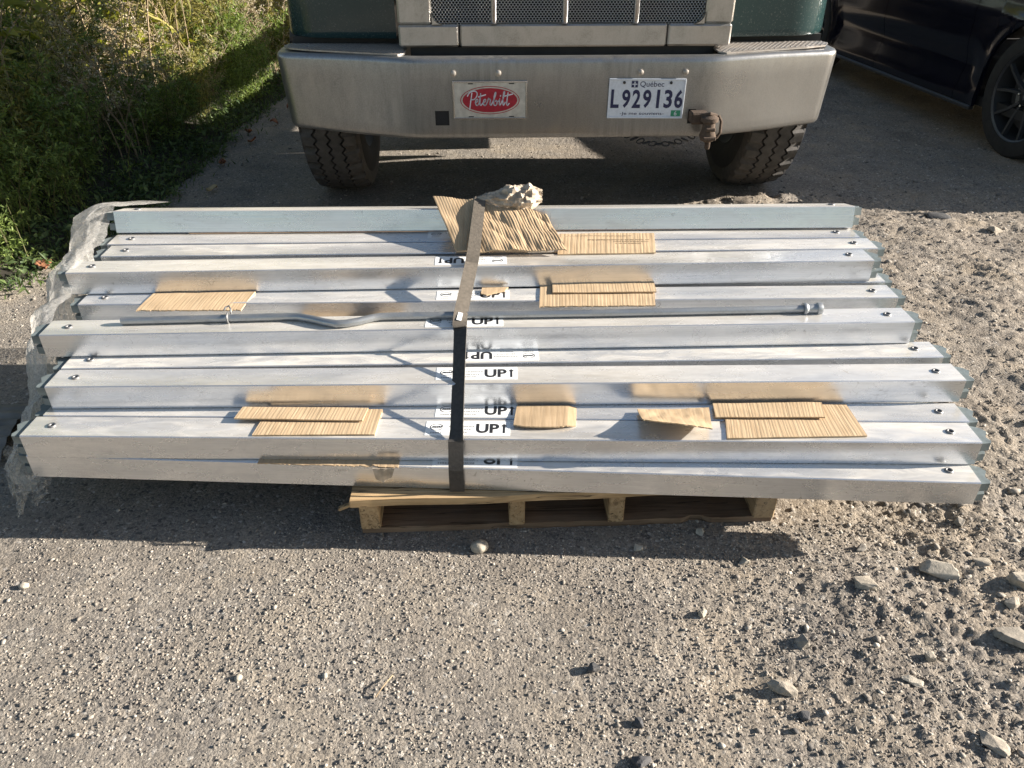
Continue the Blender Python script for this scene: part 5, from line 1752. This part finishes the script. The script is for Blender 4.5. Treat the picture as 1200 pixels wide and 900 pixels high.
def clump(kind, seed):
    """returns (stem MB, leaf V, leaf F)"""
    g = np.random.default_rng(seed)
    stems = MB()
    B, D, Nn, Ls, Ws = [], [], [], [], []
    def leaf(p, d, L, W):
        B.append(p); D.append(d); Nn.append(unit(np.array([g.normal(0, .5), g.normal(0, .5), 1.0]))); Ls.append(L); Ws.append(W)
    ns = dict(mug=7, golden=6, broad=4, seed=6, low=1, reed=8)[kind]
    for si in range(ns):
        h = dict(mug=g.uniform(.45, .85), golden=g.uniform(.7, 1.2), broad=g.uniform(.7, 1.25), seed=g.uniform(.5, 1.05), low=.1, reed=g.uniform(.8, 1.3))[kind]
        x0, y0 = g.normal(0, .10, 2)
        lean = g.normal(0, .30, 2) * h
        P = []
        for i in range(7):
            t = i / 6
            P.append((x0 + lean[0] * t * t, y0 + lean[1] * t * t, h * t - .02))
        if kind != 'low':
            stems.tube(P, [.0045 * (1 - .7 * i / 6) * (1.5 if kind == 'broad' else 1) for i in range(7)], 4, False)
        def at(t):
            k = min(5, int(t * 6)); f = t * 6 - k
            return np.array(P[k]) * (1 - f) + np.array(P[k + 1]) * f
        if kind == 'mug':
            for b in range(26):
                t = g.uniform(.10, 1); p = at(t); a = g.uniform(0, 2 * np.pi)
                d = unit(np.array([np.cos(a), np.sin(a), g.uniform(.1, .8)]))
                bl = g.uniform(.06, .17) * (1.15 - .6 * t)
                for q in range(9):
                    f = (q + 1) / 9
                    lp = p + d * bl * f
                    ld = unit(d * .6 + g.normal(0, .55, 3))
                    leaf(lp, ld, g.uniform(.025, .05), g.uniform(.008, .014))
        elif kind == 'golden':
            for b in range(46):
                t = g.uniform(.12, .97); p = at(t); a = b * 2.4
                d = unit(np.array([np.cos(a), np.sin(a), g.uniform(-.2, .6)]))
                leaf(p, d, g.uniform(.06, .12), g.uniform(.010, .018))
        elif kind == 'broad':
            for b in range(16):
                t = g.uniform(.2, 1); p = at(t); a = b * 2.4
                d = unit(np.array([np.cos(a), np.sin(a), g.uniform(-.1, .5)]))
                st = p + d * g.uniform(.03, .10)
                for q in (-.5, 0, .5):
                    d2 = unit(d + np.array([-d[1], d[0], 0]) * q * 1.3)
                    leaf(st, d2, g.uniform(.07, .12), g.uniform(.035, .055))
        elif kind == 'seed':
            for b in range(16):
                t = g.uniform(.35, 1); p = at(t); a = g.uniform(0, 2 * np.pi)
                d = unit(np.array([np.cos(a), np.sin(a), g.uniform(.2, .9)]))
                bl = g.uniform(.08, .22)
                e = p + d * bl
                stems.tube([tuple(p), tuple(p + d * bl * .6), tuple(e + np.array([0, 0, -.02]))], .0013, 3, False)
                for q in range(12):
                    f = g.uniform(.3, 1.05)
                    leaf(p + d * bl * f + g.normal(0, .006, 3), unit(g.normal(0, 1, 3)), g.uniform(.010, .022), g.uniform(.006, .010))
        elif kind == 'reed':
            for b in range(5):
                t = g.uniform(.05, .6); p = at(t); a = g.uniform(0, 2 * np.pi)
                d = unit(np.array([np.cos(a), np.sin(a), g.uniform(.8, 2)]))
                leaf(p, d, g.uniform(.3, .5), g.uniform(.010, .018))
        elif kind == 'low':
            for b in range(230):
                r_, a = g.uniform(0, 1) ** .5 * .24, g.uniform(0, 2 * np.pi)
                p = np.array([r_ * np.cos(a), r_ * np.sin(a), g.uniform(0, .09) * (1.2 - r_ * 3)])
                leaf(p, unit(np.array([g.normal(), g.normal(), g.uniform(.1, 1.2)])), g.uniform(.02, .05), g.uniform(.010, .022))
    V, F = leaves_geo(np.array(B), np.array(D), np.array(Nn), np.array(Ls), np.array(Ws))
    return stems, V, F


KINDS_ = {
    'mug': ('leafd', 'stem', 'bushy_weed', 'dense dark green weed with fine cut leaves on the verge', 'fine leaved weeds on the verge'),
    'mug2': ('leafm', 'stem', 'bushy_weed', 'bushy mid green weed with fine leaves on the verge', 'mid green weeds on the verge'),
    'golden': ('leafm', 'stem', 'tall_weed', 'tall weed with narrow drooping green leaves on the verge', 'tall narrow leaved weeds on the verge'),
    'broad': ('leafy', 'drystem', 'broad_leaved_sapling', 'sapling with broad yellow green leaves at the back of the verge', 'broad leaved saplings on the verge'),
    'seed': ('dry', 'drystem', 'dry_seed_stalk', 'dry pale stalks with whitish seed heads among the weeds', 'dry seed stalks on the verge'),
    'silver': ('leafs', 'drystem', 'grey_weed', 'grey green weed with silvery leaves on the verge', 'grey green weeds on the verge'),
    'low': ('grass', 'stem', 'low_clover', 'low green clover patch along the asphalt edge', 'clover patches along the asphalt edge'),
    'reed': ('leafm', 'drystem', 'tall_grass_clump', 'clump of tall straw coloured grass at the back of the verge', 'tall grass clumps on the verge'),
}
PROTO = {}
for kn, (lm, sm, nm, lb, gp) in KINDS_.items():
    base = {'mug2': 'mug', 'silver': 'mug'}.get(kn, kn)
    for var in range(3):
        stems, V_, F_2 = clump(base, 31 * var + len(kn) * 7 + 5)
        lme = np_mesh('foliage', V_, F_2); lme.materials.append(M[lm])
        sme = None
        if stems.v:
            sme = bpy.data.meshes.new('stems'); sme.from_pydata(stems.v, [], stems.f); sme.materials.append(M[sm])
        PROTO[kn, var] = (lme, sme)


def edge_x(y):
    return float(np.interp(y, [2.0, 2.4, 2.7, 2.9, 3.17, 3.48, 4.28, 5.2, 6.2, 8, 12], [-3.4, -2.45, -2.05, -1.96, -1.91, -1.85, -1.80, -1.86, -1.76, -1.7, -1.7]))


rv = random.Random(21)
spots = []
tries = 0
while len(spots) < 285 and tries < 9000:
    tries += 1
    y = 2.1 + 7.2 * rv.random() ** 1.15
    back = rv.random() ** 1.25 * (1.1 + 0.32 * y)
    x = edge_x(y) - 0.06 - back + (0.10 * mnoise.noise(Vector((y * 2.3, 4, 0))))
    if x < -0.72 * y - 1.3: continue
    rmin = 0.15 + 0.05 * back
    if any((x - a_) ** 2 + (y - b_) ** 2 < rmin * rmin for a_, b_, *_ in spots): continue
    q = rv.random()
    if back < 0.16: kn = 'low' if q < .75 else 'mug'
    elif back < 0.45: kn = 'mug' if q < .36 else 'low' if q < .50 else 'silver' if q < .70 else 'seed' if q < .9 else 'mug2'
    elif y > 4.6: kn = 'golden' if q < .28 else 'broad' if q < .48 else 'mug2' if q < .62 else 'seed' if q < .76 else 'mug' if q < .88 else 'reed'
    else: kn = 'mug' if q < .24 else 'mug2' if q < .42 else 'silver' if q < .56 else 'seed' if q < .76 else 'golden' if q < .89 else 'broad'
    spots.append((x, y, kn, back))
for x, y, kn, back in spots:
    lm, sm, nm, lb, gp = KINDS_[kn]
    lme, sme = PROTO[kn, rv.randrange(3)]
    t = thing(nm, lb, 'weed', (x, y, float(ground_h(x, y)) - 0.01), rv.uniform(0, 6.28), gp)
    sc_ = rv.uniform(0.75, 1.15) * (0.62 + 0.42 * min(1, back / 0.7)) * (1.0 if kn != 'low' else 1.5)
    t.scale = (sc_, sc_, sc_ * rv.uniform(0.9, 1.1))
    inst('foliage', lme, t)
    if sme: inst('stems', sme, t)

# short grass as ground cover
gn = np.random.default_rng(4)
n = 26000
yy = 2.0 + 7 * gn.random(n) ** 1.2
bk = gn.random(n) ** 1.4 * 2.6
ex = np.interp(yy, [2.0, 2.4, 2.7, 2.9, 3.17, 3.48, 4.28, 5.2, 6.2, 8, 12], [-3.4, -2.45, -2.05, -1.96, -1.91, -1.85, -1.80, -1.86, -1.76, -1.7, -1.7])
xx = ex - bk + 0.10 * gn.normal(size=n) * (gn.random(n) < .35) + 0.05
hh = gn.uniform(.04, .14, n) * (0.5 + .7 * np.clip(bk, 0, 1))
aa = gn.uniform(0, 2 * np.pi, n)
base = np.stack([xx, yy, ground_h(xx, yy) - .005], -1)
d = unit(np.stack([gn.normal(0, .45, n), gn.normal(0, .45, n), np.ones(n)], -1))
side_ = np.stack([np.cos(aa), np.sin(aa), 0 * aa], -1) * gn.uniform(.0018, .0042, n)[:, None]
mid = base + d * hh[:, None] * .55
bend_ = np.stack([np.cos(aa + 1.6), np.sin(aa + 1.6), -.25 + 0 * aa], -1)
tip = base + d * hh[:, None] + bend_ * hh[:, None] * .35
Vg = np.stack([base - side_, base + side_, mid + side_ * .8, mid - side_ * .8, tip], 1).reshape(-1, 3)
Fg = (np.array([(0, 1, 2), (0, 2, 3), (3, 2, 4)])[None] + (np.arange(n) * 5)[:, None, None]).reshape(-1, 3)
gr = link('grass', np_mesh('grass', Vg, Fg), M['grass']); gr['kind'] = 'stuff'
gr['label'] = 'short green grass covering the verge'
# soil under the weeds
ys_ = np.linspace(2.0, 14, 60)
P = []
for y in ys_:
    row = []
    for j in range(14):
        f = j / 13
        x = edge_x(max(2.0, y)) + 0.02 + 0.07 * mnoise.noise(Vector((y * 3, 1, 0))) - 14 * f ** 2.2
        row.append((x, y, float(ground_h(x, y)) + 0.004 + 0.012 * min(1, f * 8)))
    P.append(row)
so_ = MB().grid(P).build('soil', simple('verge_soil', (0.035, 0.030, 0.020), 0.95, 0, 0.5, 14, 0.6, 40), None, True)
so_['kind'] = 'structure'


# ------------------------------------------------------------------ trees behind the verge
def tree(x, y, h, cr, seed, label, lm):
    g = np.random.default_rng(seed)
    t = thing('roadside_tree', label, 'tree', (x, y, 0), 0, None)
    tr = MB()
    pts_ = [(0, 0, -.05), (.05 * g.normal(), .05 * g.normal(), h * .25), (.15 * g.normal(), .15 * g.normal(), h * .55), (.2 * g.normal(), .2 * g.normal(), h * .85)]
    tr.tube(pts_, [.10, .08, .055, .02], 9)
    cl = []
    for k in range(26):
        a = g.uniform(0, 2 * np.pi); z0 = h * g.uniform(.12, .7); ln = cr * g.uniform(.45, 1.0) * (1.1 - .5 * z0 / h)
        p0 = np.array([np.interp(z0, [p[2] for p in pts_], [p[c] for p in pts_]) for c in (0, 1)] + [z0])
        e = p0 + np.array([np.cos(a) * ln, np.sin(a) * ln, ln * g.uniform(.15, .8)])
        m = (p0 + e) / 2 + np.array([0, 0, ln * .08])
        tr.tube([tuple(p0), tuple(m), tuple(e)], [.030, .020, .006], 5)
        cl += [(e, .42), (m, .34), ((m + e) / 2, .38)]
    tr.build('trunk', M['bark'], t, True)
    B, D, Nn = [], [], []
    for c, r_ in cl:
        nn = 95
        B.append(c + g.normal(0, 1, (nn, 3)) * r_ * np.array([.6, .6, .45]) * cr / 1.8)
        D.append(unit(g.normal(0, 1, (nn, 3)) + np.array([0, 0, -.3])))
        Nn.append(unit(g.normal(0, .6, (nn, 3)) + np.array([0, 0, 1])))
    B = np.concatenate(B); D = np.concatenate(D); Nn = np.concatenate(Nn)
    V_, F_2 = leaves_geo(B, D, Nn, g.uniform(.07, .13, len(B)), g.uniform(.035, .06, len(B)))
    link('crown', np_mesh('crown', V_, F_2), M[lm], t)


tree(-3.4, 8.4, 6.2, 2.1, 1, 'bushy roadside tree rising behind the weeds nearest the truck', 'leafm')
tree(-5.4, 6.4, 6.4, 2.2, 2, 'dark roadside tree at the far left behind the tall weeds', 'leafd')
tree(-2.2, 11.5, 7.0, 2.2, 3, 'yellowish roadside tree far behind the truck on the left', 'leafy')
